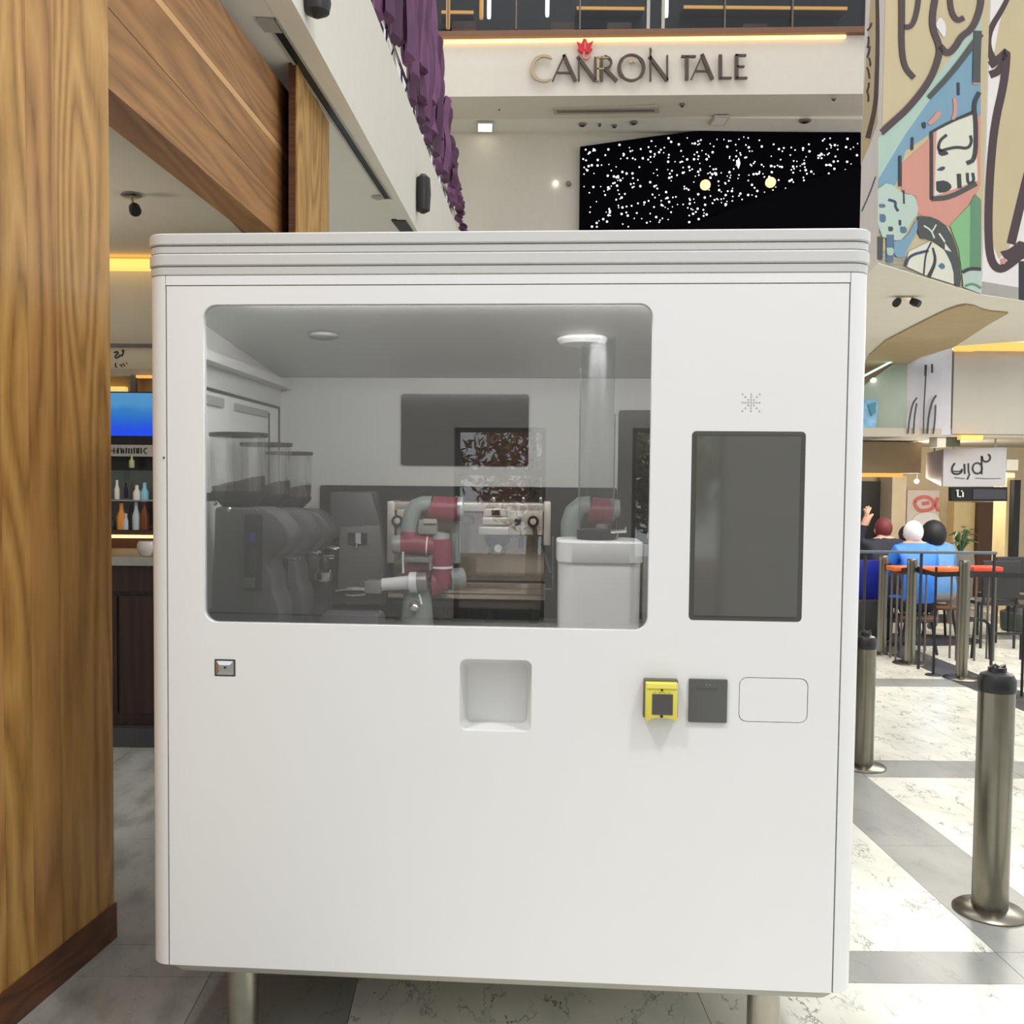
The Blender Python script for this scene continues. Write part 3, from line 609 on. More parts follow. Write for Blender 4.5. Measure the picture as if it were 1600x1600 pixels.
line(1, 7, 'navy', [(160, 1040), (200, 1050), (195, 1075), (212, 1100)], 14); line(1, 7, 'ink', [(222, 810), (222, 970)], 14); line(1, 7, 'ink', [(240, 990), (242, 1062)], 9)
poly(1, 6, 'deep', [(102, 1232), (134, 1232), (130, 1352), (102, 1352)], 0); poly(1, 7, 'steelb', [(150, 1222), (190, 1222), (186, 1365), (152, 1368)], 0); poly(1, 8, 'sage', [(152, 1290), (190, 1290), (188, 1330), (154, 1330)])
poly(1, 6, 'blue', [(190, 1260), (255, 1240), (318, 1120), (312, 1210), (262, 1290), (246, 1345), (190, 1335)])
poly(1, 6, 'green', [(482, 1175), (600, 1050), (606, 1400), (545, 1425), (528, 1300)], 0); poly(1, 7, 'green2', [(588, 1060), (612, 1010), (644, 1040), (644, 1400), (585, 1395)], 0)
poly(1, 7, 'paper', [(268, 1310), (380, 1255), (450, 1300), (505, 1400), (502, 1480), (350, 1432), (245, 1382)], 0)
poly(1, 8, 'deep', [(314, 1125), (400, 1130), (480, 1190), (530, 1330), (542, 1495), (502, 1485), (500, 1400), (450, 1290), (380, 1245), (314, 1240)])
line(1, 9, 'paper', [(345, 1175), (385, 1200), (400, 1240)], 8); line(1, 9, 'paper', [(410, 1170), (390, 1205)], 7); line(1, 9, 'paper', [(425, 1215), (455, 1260)], 9); poly(1, 9, 'paper', [(455, 1265), (490, 1312), (455, 1300)], 0)
line(1, 9, 'ink', [(385, 1260), (355, 1320), (345, 1430)], 8); line(1, 9, 'ink', [(392, 1290), (410, 1360), (372, 1440)], (8, 22)); line(1, 9, 'navy', [(370, 1305), (270, 1330), (250, 1385)], 14); poly(1, 9, 'steelb', [(420, 1385), (440, 1365), (460, 1390), (440, 1405)])
poly(1, 7, 'pale', [(545, 1425), (600, 1395), (644, 1400), (644, 1530), (552, 1495)], 0); line(1, 9, 'ink', [(548, 1418), (585, 1398), (644, 1402)], 18); line(1, 9, 'green2', [(560, 1490), (600, 1475), (644, 1500)], 12)
line(1, 5, 'ink', [(525, 430), (526, 495)], 14); line(1, 5, 'salmon', [(505, 510), (512, 575), (498, 625)], 18); poly(1, 5, 'salmon', [(365, 640), (430, 565), (436, 605), (380, 655)]); poly(1, 6, 'ink', [(335, 640), (355, 632), (358, 668), (340, 668)]); line(1, 5, 'ink', [(286, 715), (284, 780)], 14); line(1, 6, 'ink', [(380, 690), (470, 640), (600, 590)], 10); poly(1, 6, 'salmon', [(598, 420), (640, 415), (640, 438), (600, 440)])
poly(1, 3, 'white', [(404, 130), (430, 82), (464, 130), (455, 205), (425, 160)])
line(1, 6, 'brown', [(125, 690), (180, 640), (270, 560), (380, 420), (425, 300), (430, 240), (392, 150), (392, 70), (405, 0), (405, -40)], 34)
line(1, 6, 'brown', [(232, -40), (232, 100), (230, 240), (245, 350), (296, 405)], (34, 26)); line(1, 6, 'brown', [(322, -40), (312, 60), (285, 140), (240, 140)], 26); line(1, 6, 'brown', [(430, 240), (470, 285), (515, 240), (540, 190), (600, 150), (640, 50), (648, -40)], 34); line(1, 6, 'brown', [(480, -40), (488, 60), (520, 110), (556, 92)], 28)
line(1, 6, 'deep', [(372, 508), (500, 370), (644, 175)], (24, 34)); line(1, 7, 'deep', [(628, 160), (622, 300), (620, 430)], 40); line(1, 7, 'ink', [(636, 480), (605, 540), (618, 640), (616, 830), (570, 850)], 22)
# right panel
poly(2, 0, 'cream', [(800, -60), (1200, -60), (1200, 1200), (867, 1000), (790, 1290), (735, 1350), (700, 1260), (712, 800), (765, 440), (700, 330), (715, 260), (740, 120)], 0)
line(2, 1, 'brown', [(800, -50), (760, 40), (690, 150), (675, 240), (710, 320)], (22, 40)); line(2, 2, 'brown', [(690, 340), (760, 290), (780, 260), (765, 430), (715, 640), (690, 900), (680, 1180), (690, 1350), (735, 1410), (800, 1375), (900, 1280)], 42); line(2, 1, 'brown', [(690, 390), (740, 370), (770, 300)], 40)
line(2, 2, 'brown', [(890, 900), (850, 1060), (800, 1270)], 46); poly(2, 3, 'brown', [(745, 1310), (790, 1300), (860, 1240), (900, 1330), (820, 1370), (770, 1350)]); poly(2, 4, 'salmon', [(745, 1350), (770, 1340), (775, 1370), (750, 1380)]); poly(2, 1, 'ink', [(840, 1360), (900, 1360), (900, 1570), (840, 1560)], 0)
# left return panel
poly(0, 0, 'cream', [(70, -40), (104, -40), (104, 640), (60, 760), (20, 850), (30, 500)], 0); line(0, 2, 'brown', [(100, -40), (104, 200), (98, 420), (92, 560), (52, 720)], (16, 26))
for a, b in (((72, 120), (50, 160)), ((55, 190), (50, 250)), ((62, 240), (48, 300)), ((58, 300), (64, 345)), ((48, 350), (60, 410)), ((58, 430), (46, 480)), ((50, 480), (54, 530))): line(0, 3, 'ink', [a, ((a[0] + b[0]) / 2 + 4, (a[1] + b[1]) / 2), b], 9)
line(0, 3, 'steelb', [(92, 920), (60, 1010), (20, 1100)], 5)

# soffit behind and under the painted wall
sofz = MZ - .006
sofm = mat('right_soffit', (226, 221, 207), .7, var=.02)
def Z(px, py, z=sofz): return at_z(px, py, z)
far = [Z(1250, 640), Z(1490, 541), Z(1600, 533), Z(1750, 528)]
struct(MB().prism([Vector((CD.x - .1, CD.y, sofz)), Vector((CA.x, CA.y - .0, sofz)), Vector((CBp.x, CBp.y, sofz)), Vector((CE.x, CE.y, sofz)), far[3], far[2], far[1], far[0]], (0, 0, .1)).build('ceiling_right', sofm), 'pale soffit below the painted wall')
tanp = smooth2([(1340, 592), (1365, 541), (1440, 502), (1490, 478), (1515, 474), (1540, 485), (1575, 488)], 1) + [(1545, 505), (1490, 541), (1440, 556), (1340, 610)]
struct(MB().prism([Z(a, b, sofz - .004) for a, b in tanp], (0, 0, -.012)).build('trim_4', mat('tan_cove', (176, 156, 118), .7)), 'tan curved cove band in the right soffit')
c = Z(1414, 464)
t = thing('ceiling_spotlight', 'small dark twin spotlight under the pale right soffit', 'spotlight', c)
MB().lathe([(.06, 0), (.06, -.015)], c, n=14).build('base_ring', steel, t, c, smooth=True)
for k in (-1, 1): MB().lathe([(.025, 0), (.03, .03), (.026, .07)], c + Vector((k * .05, 0, -.03)), (k * .5, -.6, -.4), 12).build('head', dark, t, c, smooth=True)
# shop header band behind
YH = 11.2
def R(px, py, y=YH): return P(px, py, y)
def rbox(px0, px1, py0, py1, y, d):
    a = P((px0 + px1) / 2, py0, y); b = P((px0 + px1) / 2, py1, y) if py1 is not None else Vector((0, 0, 0))
    return MB().box(P(px0, 700, y).x, P(px1, 700, y).x, y, y + d, b.z, a.z)
struct(rbox(1487, 1760, 548, 679, YH, .3).build('wall_right_header', mat('header_grey', (176, 172, 160), .6, var=.02)), 'plain grey beige shop header at the right')
for a, b, y0, y1, lab in ((1490, 1520, 536, 548, 'short amber cove light left end of the shop header'), (1520, 1760, 535, 548, 'long amber cove light above the shop header'), (1500, 1536, 680, 687, 'small amber light under the shop header')):
    c = R((a + b) / 2, y1, YH - .1); tag(rbox(a + .5, b - .5, y0, y1, YH - .1, .08).build('cove_light', orange_led, off=c), lab, 'light')
t = thing('header_sign', 'lilac white header panel with black looping lettering', 'sign', R(1450, 680)); ol = t.location
MB().prism([P(1418, 556, 11.3), P(1449, 538, 11.25), P(1488, 541, 11.2), P(1485, 680, 11.2), P(1416, 680, 11.3)], (0, .1, 0)).build('board', mat('lilac_white', (190, 188, 196), .5, var=.03), t, ol)
tl = lambda x, y: P(1340 + x / 4, 400 + y / 4, 11.19)
letters(t, ol, [[q_] for q_ in [(smooth2([(315, 1110), (325, 1010), (345, 920), (372, 885)]), 10), (smooth2([(350, 1110), (356, 1000), (370, 920)]), 10), (smooth2([(412, 1110), (414, 960), (424, 800), (430, 680)]), 8), ([(426, 680), (424, 750)], 14), ([(466, 675), (466, 730)], 12), (smooth2([(436, 1110), (444, 1000), (465, 910), (492, 870)]), 12), (smooth2([(474, 1110), (484, 1020), (488, 930)]), 10)]], tl, (0, .004, 0), dark)
struct(MB().prism([P(1300, 640, 11.6), P(1399, 566, 11.35), P(1419, 556, 11.3), P(1416, 682, 11.3), P(1396, 684, 11.35), P(1300, 692, 11.6)], (0, .1, 0)).build('wall_right_glazing', mat('teal_glaze', (160, 172, 160), .3, var=.03)), 'pale teal glazed header beside the kiosk')
e = [(1300, 614), (1399, 562), (1440, 541), (1470, 535), (1492, 535)]
strokes_mesh(MB(), [(e, 2.5)], lambda x, y: P(x, y, 11.15), (0, .05, 0)).build('x', glow('mint_led', (200, 255, 235), 1.2)); o = bpy.data.objects['x']; o.name = 'trim_5'; struct(o, 'thin mint light line along the curved soffit')
c = P(1365, 640, 11.2); t = thing('header_poster', 'blue and teal poster glimpsed at the kiosk edge', 'poster', c)
MB().prism([P(a, b, 11.28) for a, b in ((1340, 628), (1371, 622), (1372, 640), (1366, 678), (1340, 682))], (0, .02, 0)).build('sheet', mat('poster_blue', (110, 160, 200), .4, var=.3, scale=9), t, c)
MB().prism([P(a, b, 11.265) for a, b in ((1356, 632), (1369, 628), (1368, 645), (1362, 650))], (0, .01, 0)).build('teal_mark', mat('poster_teal', (40, 120, 140), .4), t, c)
c = P(1365, 594, 11.38); tag(MB().lathe([(.02, .05), (.03, 0), (.02, -.03), (.005, -.04)], c, (0, 1, 0), 10).build('spot_bulb', lamp_white, off=c), 'bright bulb on the teal header beside the kiosk', 'lamp')
# shop ceiling under the header
zc = P(1500, 683, YH).z
struct(MB().box(P(1280, 683, YH).x, 12, YH + .02, 16.5, zc, zc + .1).build('ceiling_shop', mat('shop_ceiling', (176, 168, 154), .7)), 'grey shop ceiling under the header')
YS = 14.0
wallpoly('wall_right', [(1200, 690), (1800, 690), (1800, 1010), (1200, 1010)], YS + .4, .2, mat('shop_wall', (206, 188, 156), .6), 'warm beige shop wall at the far right')
t = thing('shop_sign', 'hanging grey box sign with looping black hand lettering', 'sign', P(1524, 762, 11.5)); os_ = t.location
sg = mat('sign_grey', (192, 190, 192), .4, var=.02); sg2 = mat('sign_side', (130, 120, 124), .5)
A = P(1475, 702, 11.5); B = P(1573, 699, 11.5); C_ = P(1571, 760, 11.5); D_ = P(1473, 760, 11.5)
MB().prism([A, B, C_, D_], (0, .04, 0)).build('face_board', sg, t, os_)
SA = P(1447, 706, 12.4); SD = P(1447, 734, 12.4)
MB().prism([A + Vector((-.005, .02, 0)), D_ + Vector((-.005, .02, 0)), Vector((SD.x, SD.y, D_.z + .1)), Vector((SA.x, SA.y, A.z - .02))], (.03, 0, 0)).build('side_board', sg2, t, os_)
te = lambda x, y: P(1460 + x / 11.43, 680 + y / 11.43, 11.49)
letters(t, os_, [[(smooth2([(370, 500), (320, 560), (315, 650), (350, 690), (430, 695), (490, 660), (495, 600)]), 30), (smooth2([(345, 640), (420, 650), (490, 635)]), 18)], [([(540, 510), (545, 690)], 28)], [([(610, 500), (612, 640), (630, 700), (590, 790)], 24)],
    [(arc(770, 590, 85, 95, 0, 360, 24), 26), ([(848, 700), (848, 480), (848, 370)], 26)], [(smooth2([(850, 370), (870, 460), (940, 480), (1005, 430), (990, 350), (960, 350)]), 28)]], te, (0, .005, 0), dark)
strokes_mesh(MB(), [([(360, 755), (540, 775)], 14), ([(730, 765), (960, 775)], 10), ([(960, 775), (1190, 770)], 8)], te, (0, .004, 0)).build('small_lettering', mat('letter_grey', (110, 108, 112), .5), t, os_)
ts = lambda x, y: P(1340 + x / 6.154, 680 + y / 6.154, 11.9)
c = P(1462, 722, 11.95)
t2 = thing('menu_board', 'black menu board with white initials hanging below the grey sign', 'sign', P(1530, 783, 11.5))
MB().prism([P(1487, 761, 11.52), P(1574, 761, 11.52), P(1574, 783, 11.52), P(1487, 783, 11.52)], (0, .08, 0)).build('board', black, t2, t2.location)
MB().prism([P(1521, 764, 11.51), P(1572, 765, 11.51), P(1572, 780, 11.51), P(1520, 780, 11.51)], (0, .01, 0)).build('panel', mat('menu_grey', (62, 62, 70), .4), t2, t2.location)
letters(t2, t2.location, [[([(390, 985), (440, 985)], 22), ([(418, 985), (420, 1105)], 26), ([(420, 1098), (480, 1098)], 20)], [([(490, 985), (490, 1010)], 24), ([(512, 1015), (512, 1105)], 26)]], lambda x, y: P(1460 + x / 11.43, 680 + y / 11.43, 11.5), (0, .005, 0), mat('letter_white', (225, 225, 225), .5))
for px, lab in ((1490, 'left'), (1555, 'right')):
    p0 = P(px, 702, 11.55); MB().tube([p0, Vector((p0.x, p0.y, zc + .0))], .012, 8).build('hanger_rod', steel, t, os_)
tag(rbox(1464, 1478, 682, 699, YH + .05, .2).build('pale_fixture', mat('fixture_white', (214, 208, 192), .5), off=R(1471, 699, 10.8)), 'pale box fixture under the header left of the amber light', 'fixture')
tag(rbox(1479, 1500, 682, 697, YH + .05, .15).build('green_fixture', mat('fixture_green', (70, 78, 60), .5), off=R(1490, 697, 11.0)), 'dark green fixture between the pale box and the amber light', 'fixture')
for px, py, r, lab in ((1459, 738, 5, 'bright round shop lamp left of the grey sign'), (1432, 752, 3.5, 'small shop lamp above the red poster')):
    c = P(px, py, 12.6); s = r / F * 12.6; t3 = thing('shop_lamp', lab, 'lamp', c)
    MB().lathe([(s * math.sin(math.pi * k / 8) + .001, -s * math.cos(math.pi * k / 8)) for k in range(9)], c, n=12).build('globe', lamp_white, t3, c, smooth=True); MB().tube([c, Vector((c.x, c.y, zc))], .012, 6).build('stem', dark, t3, c)
    pl_ = bpy.data.lights.new('shop_lamp_light', 'POINT'); pl_.energy = 26; pl_.color = (1, .9, .74); pl_.shadow_soft_size = .06; lo2 = bpy.data.objects.new('shop_lamp_light', pl_); COL.objects.link(lo2); lo2.parent = t3; lo2.location = (0, -.12, -.06)
tag(rbox(1576, 1587, 740, 746, 12.16, .04).build('ledge_light', warm_led, off=P(1581, 746, 12.16)), 'warm light on top of the cream pillar right of the sign', 'light')
tag(rbox(1300, 1412, 739, 745, 12.4, .2).build('valance_light', orange_led, off=R(1380, 747, 12.5)), 'amber light line above the dark doorway', 'light')
tag(rbox(1300, 1440, 690, 739, 12.4, .3).build('valance', mat('valance_brown', (168, 150, 122), .6), off=R(1380, 728, 12.4)), 'brown valance beam above the dark doorway', 'beam')
struct(rbox(1300, 1396, 752, None, YS + .2, .18).build('door_1', mat('doorway_black', (14, 12, 14), .5)), 'dark shop doorway beside the kiosk')
tag(rbox(1396, 1418, 744, None, YS - .2, .4).build('shop_pillar', mat('pillar_beige', (186, 172, 148), .6), off=Vector((P(1407, 900, YS - .2).x, YS, 0))), 'beige pillar between dark doorway and red poster', 'pillar')
t = thing('shop_poster', 'white shop poster with red crab like emblem', 'poster', P(1446, 900, YS)); op = t.location
rbox(1420, 1470, 766, 900, YS + .3, .1).build('sheet', mat('poster_white', (222, 212, 204), .5), t, op)
tp = lambda x, y: P(1340 + x / 6.154, 680 + y / 6.154, YS + .29)
strokes_mesh(MB(), [(smooth2([(545, 640), (590, 600), (660, 590), (720, 620), (740, 680), (700, 720), (600, 730), (560, 690), (545, 640)]), 34), ([(620, 660), (690, 650)], 34), (smooth2([(770, 600), (750, 680), (780, 730)]), 34)], tp, (0, .005, 0)).build('red_emblem', mat('emblem_coral', (222, 120, 116), .5), t, op)
MB().prism([tp(a, b) for a, b in smooth2([(510, 880), (530, 790), (620, 740), (740, 745), (790, 800), (800, 900)], 2)], (0, -.01, 0)).build('white_shape', mat('poster_bright', (240, 238, 238), .5), t, op)
struct(rbox(1494, 1532, 785, None, YS + .2, .18).build('door_2', mat('cream_door', (222, 200, 150), .5)), 'lit cream shop door below the menu board')
tpd = lambda x, y: P(1340 + x / 6.154, 680 + y / 6.154, YS + .18)
strokes_mesh(MB(), [([(1000 + (k % 2) * 80, 880 + 24 * k), (1040 + (k % 2) * 80, 882 + 24 * k)], 12) for k in range(7)], tpd, (0, .005, 0)).build('notices', mat('notice_brown', (150, 128, 90), .6), bpy.data.objects['door_2'])
struct(rbox(1532, 1562, 785, None, YS + .1, .2).build('wall_right_recess', mat('recess_brown', (84, 56, 30), .5)), 'brown recess right of the cream door')
tag(rbox(1575, 1587, 738, None, 12.2, .3).build('cream_pillar', mat('pillar_cream', (222, 202, 152), .5), off=Vector((P(1581, 900, 12.2).x, 12.2, 0))), 'cream lit pillar right of the menu board', 'pillar')
tag(rbox(1587, 1597, 750, None, 12.1, .2).build('black_post', black, off=Vector((P(1592, 900, 12.1).x, 12.1, 0))), 'black post at the right edge beside the cream pillar', 'post')
tag(rbox(1573.5, 1592, 718, 735, 11.5, .1).build('pale_sign_box', mat('fixture_white', (214, 208, 192), .5), off=R(1582, 735, 10.9)), 'pale box with black bracket right of the grey sign', 'fixture')
# ================================================================== the kiosk
YAW = 0.06573; W_, H_ = 1.86328, 1.93141; X0, D0 = -0.86306, 2.7; Z0 = HC - 1.40758
ku = Vector((math.cos(YAW), -math.sin(YAW), 0)); kv = Vector((math.sin(YAW), math.cos(YAW), 0))
KO = Vector((X0, D0, 0)) + ku * (W_ / 2)                   # middle of the front, on the floor
def K(px, py, v=0.0):
    """kiosk-local point (x along the front, y = depth v into the kiosk, z) under a pixel"""
    w3 = at_plane(px, py, KO + kv * v, kv); r = w3 - KO
    return Vector((r.dot(ku), v, w3.z))
kio = thing('coffee_kiosk', 'large white robot coffee kiosk on steel legs with wide window and order screen', 'kiosk', KO, -YAW)
def kb(mb, name, m, parent=kio, **k): return mb.build(name, m, parent, **k)
HW = W_ / 2; OUT = .058; DEP = 1.45; TZ = Z0 + H_
def foot(o, r, z): return [Vector((x, y, z)) for x, y in rrect(-HW - OUT - o, HW + OUT + o, 0 - o, DEP + o, r + o, 8)]
# shell: side posts with rounded corners, back and sides (open at the front)
zt = K(290, 431).z
out = rrect(-HW - OUT, HW + OUT, 0, DEP, .054, 8); inn = rrect(-HW - OUT + .03, HW + OUT - .03, .03, DEP - .03, .035, 8)
k0 = next(i for i in range(len(out)))
lo = [(HW + .002, 0)] + out[0:27] + out[27:36] + [(-HW - .002, 0)]
li = [(HW + .002, .03)] + inn[0:27] + inn[27:36] + [(-HW - .002, .03)]
mb = MB(); n = len(lo)
vs = [(x, y, Z0) for x, y in lo] + [(x, y, Z0) for x, y in li] + [(x, y, zt) for x, y in lo] + [(x, y, zt) for x, y in li]
fs = []
for i in range(n - 1):
    fs += [(i, i + 1, 2 * n + i + 1, 2 * n + i), (n + i + 1, n + i, 3 * n + i, 3 * n + i + 1), (i + 1, i, n + i, n + i + 1), (2 * n + i, 2 * n + i + 1, 3 * n + i + 1, 3 * n + i)]
fs += [(0, 2 * n, 3 * n, n), (n - 1, 2 * n - 1, 4 * n - 1, 3 * n - 1)]
kb(mb.add(vs, fs), 'shell', white, smooth=True)
kb(MB().box(-HW - .0, HW + .0, 0, .03, TZ + .002, zt), 'header_strip', white)
kb(MB().box(-HW - .02, HW + .02, .012, .026, TZ - .02, TZ + .02).box(-HW - .02, -HW + .02, .012, .026, Z0, TZ).box(HW - .02, HW + .02, .012, .026, Z0, TZ), 'seam_backing', seam)
# stacked cornice rings
zz = [K(700, y).z for y in (428.5, 414, 394, 381, 361.5)]
offs = [(.001, .002), (.005, .005), (.001, .002), (.006, .006)]
for i in range(4):
    a, b = zz[i], zz[i + 1]; o0_, o1_ = offs[i]; h = b - a
    kb(MB().loft([foot(o0_ - .004, .054, a + .0005), foot(o0_, .054, a + h * .12), foot(o1_, .054, b - h * .12), foot(o1_ - .004, .054, b - .0005)]), 'cornice_ring', white_trim, smooth=True)
# front panel with openings
def lr(px0, py0, px1, py1, r):          # rounded rectangle (kiosk-local) from two opposite pixel corners
    a = K(px0, py0); b = K(px1, py1); return rrect(a.x, b.x, b.z, a.z, r, 6)
def quad(pts, r, seg=6):
    """rounded quad through four pixel corners (tl, tr, br, bl) averaged to an upright rectangle"""
    q = [K(*p) for p in pts]; x0 = (q[0].x + q[3].x) / 2; x1 = (q[1].x + q[2].x) / 2; z1 = (q[0].z + q[1].z) / 2; z0 = (q[2].z + q[3].z) / 2
    return rrect(x0, x1, z0, z1, r, seg), (x0, x1, z0, z1)
win, wb = quad([(318, 478), (1024, 471), (1009, 985), (318, 973)], .036, 8)
nic, nb = quad([(718, 1030), (831, 1031), (830, 1144), (718, 1142)], .02)
flp, fb = quad([(1155, 1058), (1263, 1060), (1262, 1130), (1154, 1128)], .022)
scr, sb_ = quad([(1081, 674), (1261, 674), (1251, 972), (1076, 969)], .012)
lck, lb = quad([(335, 1030), (368, 1030), (368, 1057), (335, 1057)], .003)
def l3(l, y): return [(x, y, z) for x, z in l]
panel = [(-HW + .002, Z0), (HW - .002, Z0), (HW - .002, TZ - .001), (-HW + .002, TZ - .001)]
kb(MB().holed([l3(panel, 0), l3(win, 0), l3(nic, 0), l3(flp, 0), l3(scr, 0), l3(lck, 0)], (0, .024, 0)), 'front_panel', white)
pane_m = glass('kiosk_glass', (.74, .74, .74), .13)
gl = kb(MB().prism(l3([(x * 1.0, z) for x, z in win], .012), (0, .006, 0)), 'window_pane', pane_m); tag(gl, 'grey tinted window pane')
# pick-up niche
ni = [(x0 + (x - (nb[0] + nb[1]) / 2) * ((nb[1] - nb[0] - .03) / (nb[1] - nb[0])), z) for x, z in nic for x0 in [(nb[0] + nb[1]) / 2]]
ni = [(x, nb[2] + .003 + (z - nb[2]) * ((nb[3] - nb[2] - .034) / (nb[3] - nb[2]))) for x, z in ni]
kb(MB().loft([l3(nic, .0235), l3(ni, .1)], cap=False), 'niche_liner', mat('niche_grey', (226, 226, 223), .5), smooth=True)
kb(MB().prism(l3(ni, .1), (0, .006, 0)), 'niche_back', white)
# service flap (flush, thin dark joint)
fi = rrect(fb[0] + .002, fb[1] - .002, fb[2] + .002, fb[3] - .002, .02, 6)
kb(MB().prism(l3(fi, .001), (0, .02, 0)), 'service_flap', white)
kb(MB().box(fb[0] - .01, fb[1] + .01, .021, .03, fb[2] - .01, fb[3] + .01), 'flap_backing', seam)
# order screen
sc = kb(MB().prism(l3(scr, .001), (0, .03, 0)), 'order_screen', mat('bezel_dark', (80, 80, 76), .3), bevel=.002)
si = rrect(sb_[0] + .013, sb_[1] - .013, sb_[2] + .013, sb_[3] - .013, .004, 4)
def screen_glass():
    m = mat('screen_glass', (92, 92, 88), .05, spec=.5, var=.02); m.node_tree.nodes['Principled BSDF'].inputs['IOR'].default_value = 1.95; return m
kb(MB().prism(l3(si, -.0008), (0, .004, 0)), 'display', screen_glass(), sc)
# square paddle lock
lk = kb(MB().prism(l3(lck, .001), (0, .02, 0)), 'paddle_lock', mat('lock_frame', (96, 96, 96), .35, .5))
a = rrect(lb[0] + .005, lb[1] - .005, lb[2] + .005, lb[3] - .005, .003, 3); c = ((lb[0] + lb[1]) / 2, (lb[2] + lb[3]) / 2)
kb(MB().loft([l3(a, -.001), [(c[0] + (x - c[0]) * .62, .012 if False else -.006, c[1] + (z - c[1]) * .45) for x, z in a]]), 'lock_plate', chrome, lk)
kb(MB().lathe([(.003, 0), (.003, .002)], (c[0] + .002, -.007, c[1] + .002), (0, -1, 0), 10), 'key_hole', dark, lk)
# speaker holes
so = K(1173.5, 629); st = 4.3 / F * 2.62
cells = [(i, j) for i in range(-3, 4) for j in range(-3, 4) if i == 0 or j == 0 or abs(i) == abs(j)]
mb = MB()
for i, j in cells: mb.lathe([(.0025, 0), (.0025, .0006)], (so.x + i * st, -.0007, so.z + j * st), (0, 1, 0), 8)
kb(mb, 'speaker_holes', mat('hole_grey', (180, 180, 176), .7))['kind'] = 'stuff'
# rivet on the left post
c = K(256, 715); kb(MB().lathe([(.003, 0), (.002, .002)], (c.x, -.0005, c.z), (0, -1, 0), 8), 'rivet', dark)
# yellow card terminal
yt, yb_ = quad([(1007, 1062), (1056, 1063), (1055, 1124), (1006, 1121)], .004)
yel = mat('terminal_yellow', (228, 216, 92), .4, var=.03); x0, x1, z0, z1 = yb_; zm = z0 + .012
pr = [(x0, z0), (x0 + .012, z0 + .003)] + [(x0 + (x1 - x0) * k / 6, z0 + .004 + .007 * math.sin(math.pi * k / 6)) for k in range(1, 6)] + [(x1 - .0, z0), (x1, z1), (x0, z1)]
bk = kb(MB().prism(l3([(x0 - .004, z0 + .006), (x1 + .004, z0 + .006), (x1 + .003, z1 + .006), (x0 - .003, z1 + .006)], -.022), (0, .022, 0)), 'card_terminal', mat('terminal_back', (96, 98, 76), .5), bevel=.003); tag(bk, 'yellow card terminal')
kb(MB().prism(l3(pr, -.04), (0, .022, 0)), 'terminal_cover', yel, bk, bevel=.002)
sx0, sx1, sz0, sz1 = x0 + .017, x1 - .013, z0 + .02, z1 - .03
kb(MB().box(sx0, sx1, -.0415, -.039, sz0, sz1), 'terminal_display', mat('terminal_screen', (86, 82, 84), .15), bk)
kb(MB().box(x0 + .003, x1 - .003, -.043, -.04, z1 - .014, z1 - .002), 'terminal_lip', mat('terminal_light', (242, 232, 110), .4), bk)
kb(MB().lathe([(.003, 0), (.003, .002)], ((x0 + x1) / 2, -.041, z1 - .019), (0, -1, 0), 8).lathe([(.004, 0), (.004, .002)], ((x0 + x1) / 2, -.041, z0 + .016), (0, -1, 0), 8), 'terminal_marks', dark, bk)
mb = MB()
for k in range(4): mb.box(x0 + .02 + k * .013, x0 + .027 + k * .013, -.0408, -.039, z1 - .0265, z1 - .024)
kb(mb, 'terminal_lights', mat('terminal_dots', (190, 180, 90), .4), bk)
# flat grey card reader
rd, rb_ = quad([(1076, 1060), (1136, 1061), (1135, 1129), (1075, 1127)], .003)
r1 = kb(MB().prism(l3(rd, -.008), (0, .008, 0)), 'reader_plate', mat('reader_grey', (92, 92, 90), .5), bevel=.0015)
kb(MB().box(rb_[0] + .02, rb_[1] - .028, -.0086, -.007, rb_[3] - .028, rb_[3] - .024), 'reader_slot', mat('reader_dark', (82, 82, 80), .5), r1)
kb(MB().box(rb_[0] + .046, rb_[0] + .048, -.0086, -.007, rb_[3] - .018, rb_[3] - .013).box(rb_[0] + .055, rb_[0] + .057, -.0086, -.007, rb_[3] - .018, rb_[3] - .013), 'reader_lights', mat('reader_pale', (140, 140, 138), .5), r1)
# base tray and legs
kb(MB().loft([[Vector((x, y, Z0 - .026)) for x, y in rrect(-HW + .012, HW + .0, .022, DEP - .03, .03, 5)], [Vector((x, y, Z0 - .012)) for x, y in rrect(-HW - .002, HW + .014, .008, DEP - .02, .04, 5)], [Vector((x, y, Z0 - .0)) for x, y in rrect(-HW - .004, HW + .016, .006, DEP - .02, .04, 5)]]), 'base_tray', mat('tray_grey', (176, 174, 164), .5), smooth=True)
for px in (380, 1193):
    c = K(px, 1560, .12)
    for v in (.12, DEP - .16):
        lg = kb(MB().lathe([(.046, 0), (.046, Z0 - .026)], (c.x, v, 0), n=24), 'leg', steel, smooth=True)
        kb(MB().lathe([(.062, 0), (.06, .012), (.047, .014)], (c.x, v, 0), n=24), 'foot_plate', steel, lg, smooth=True)
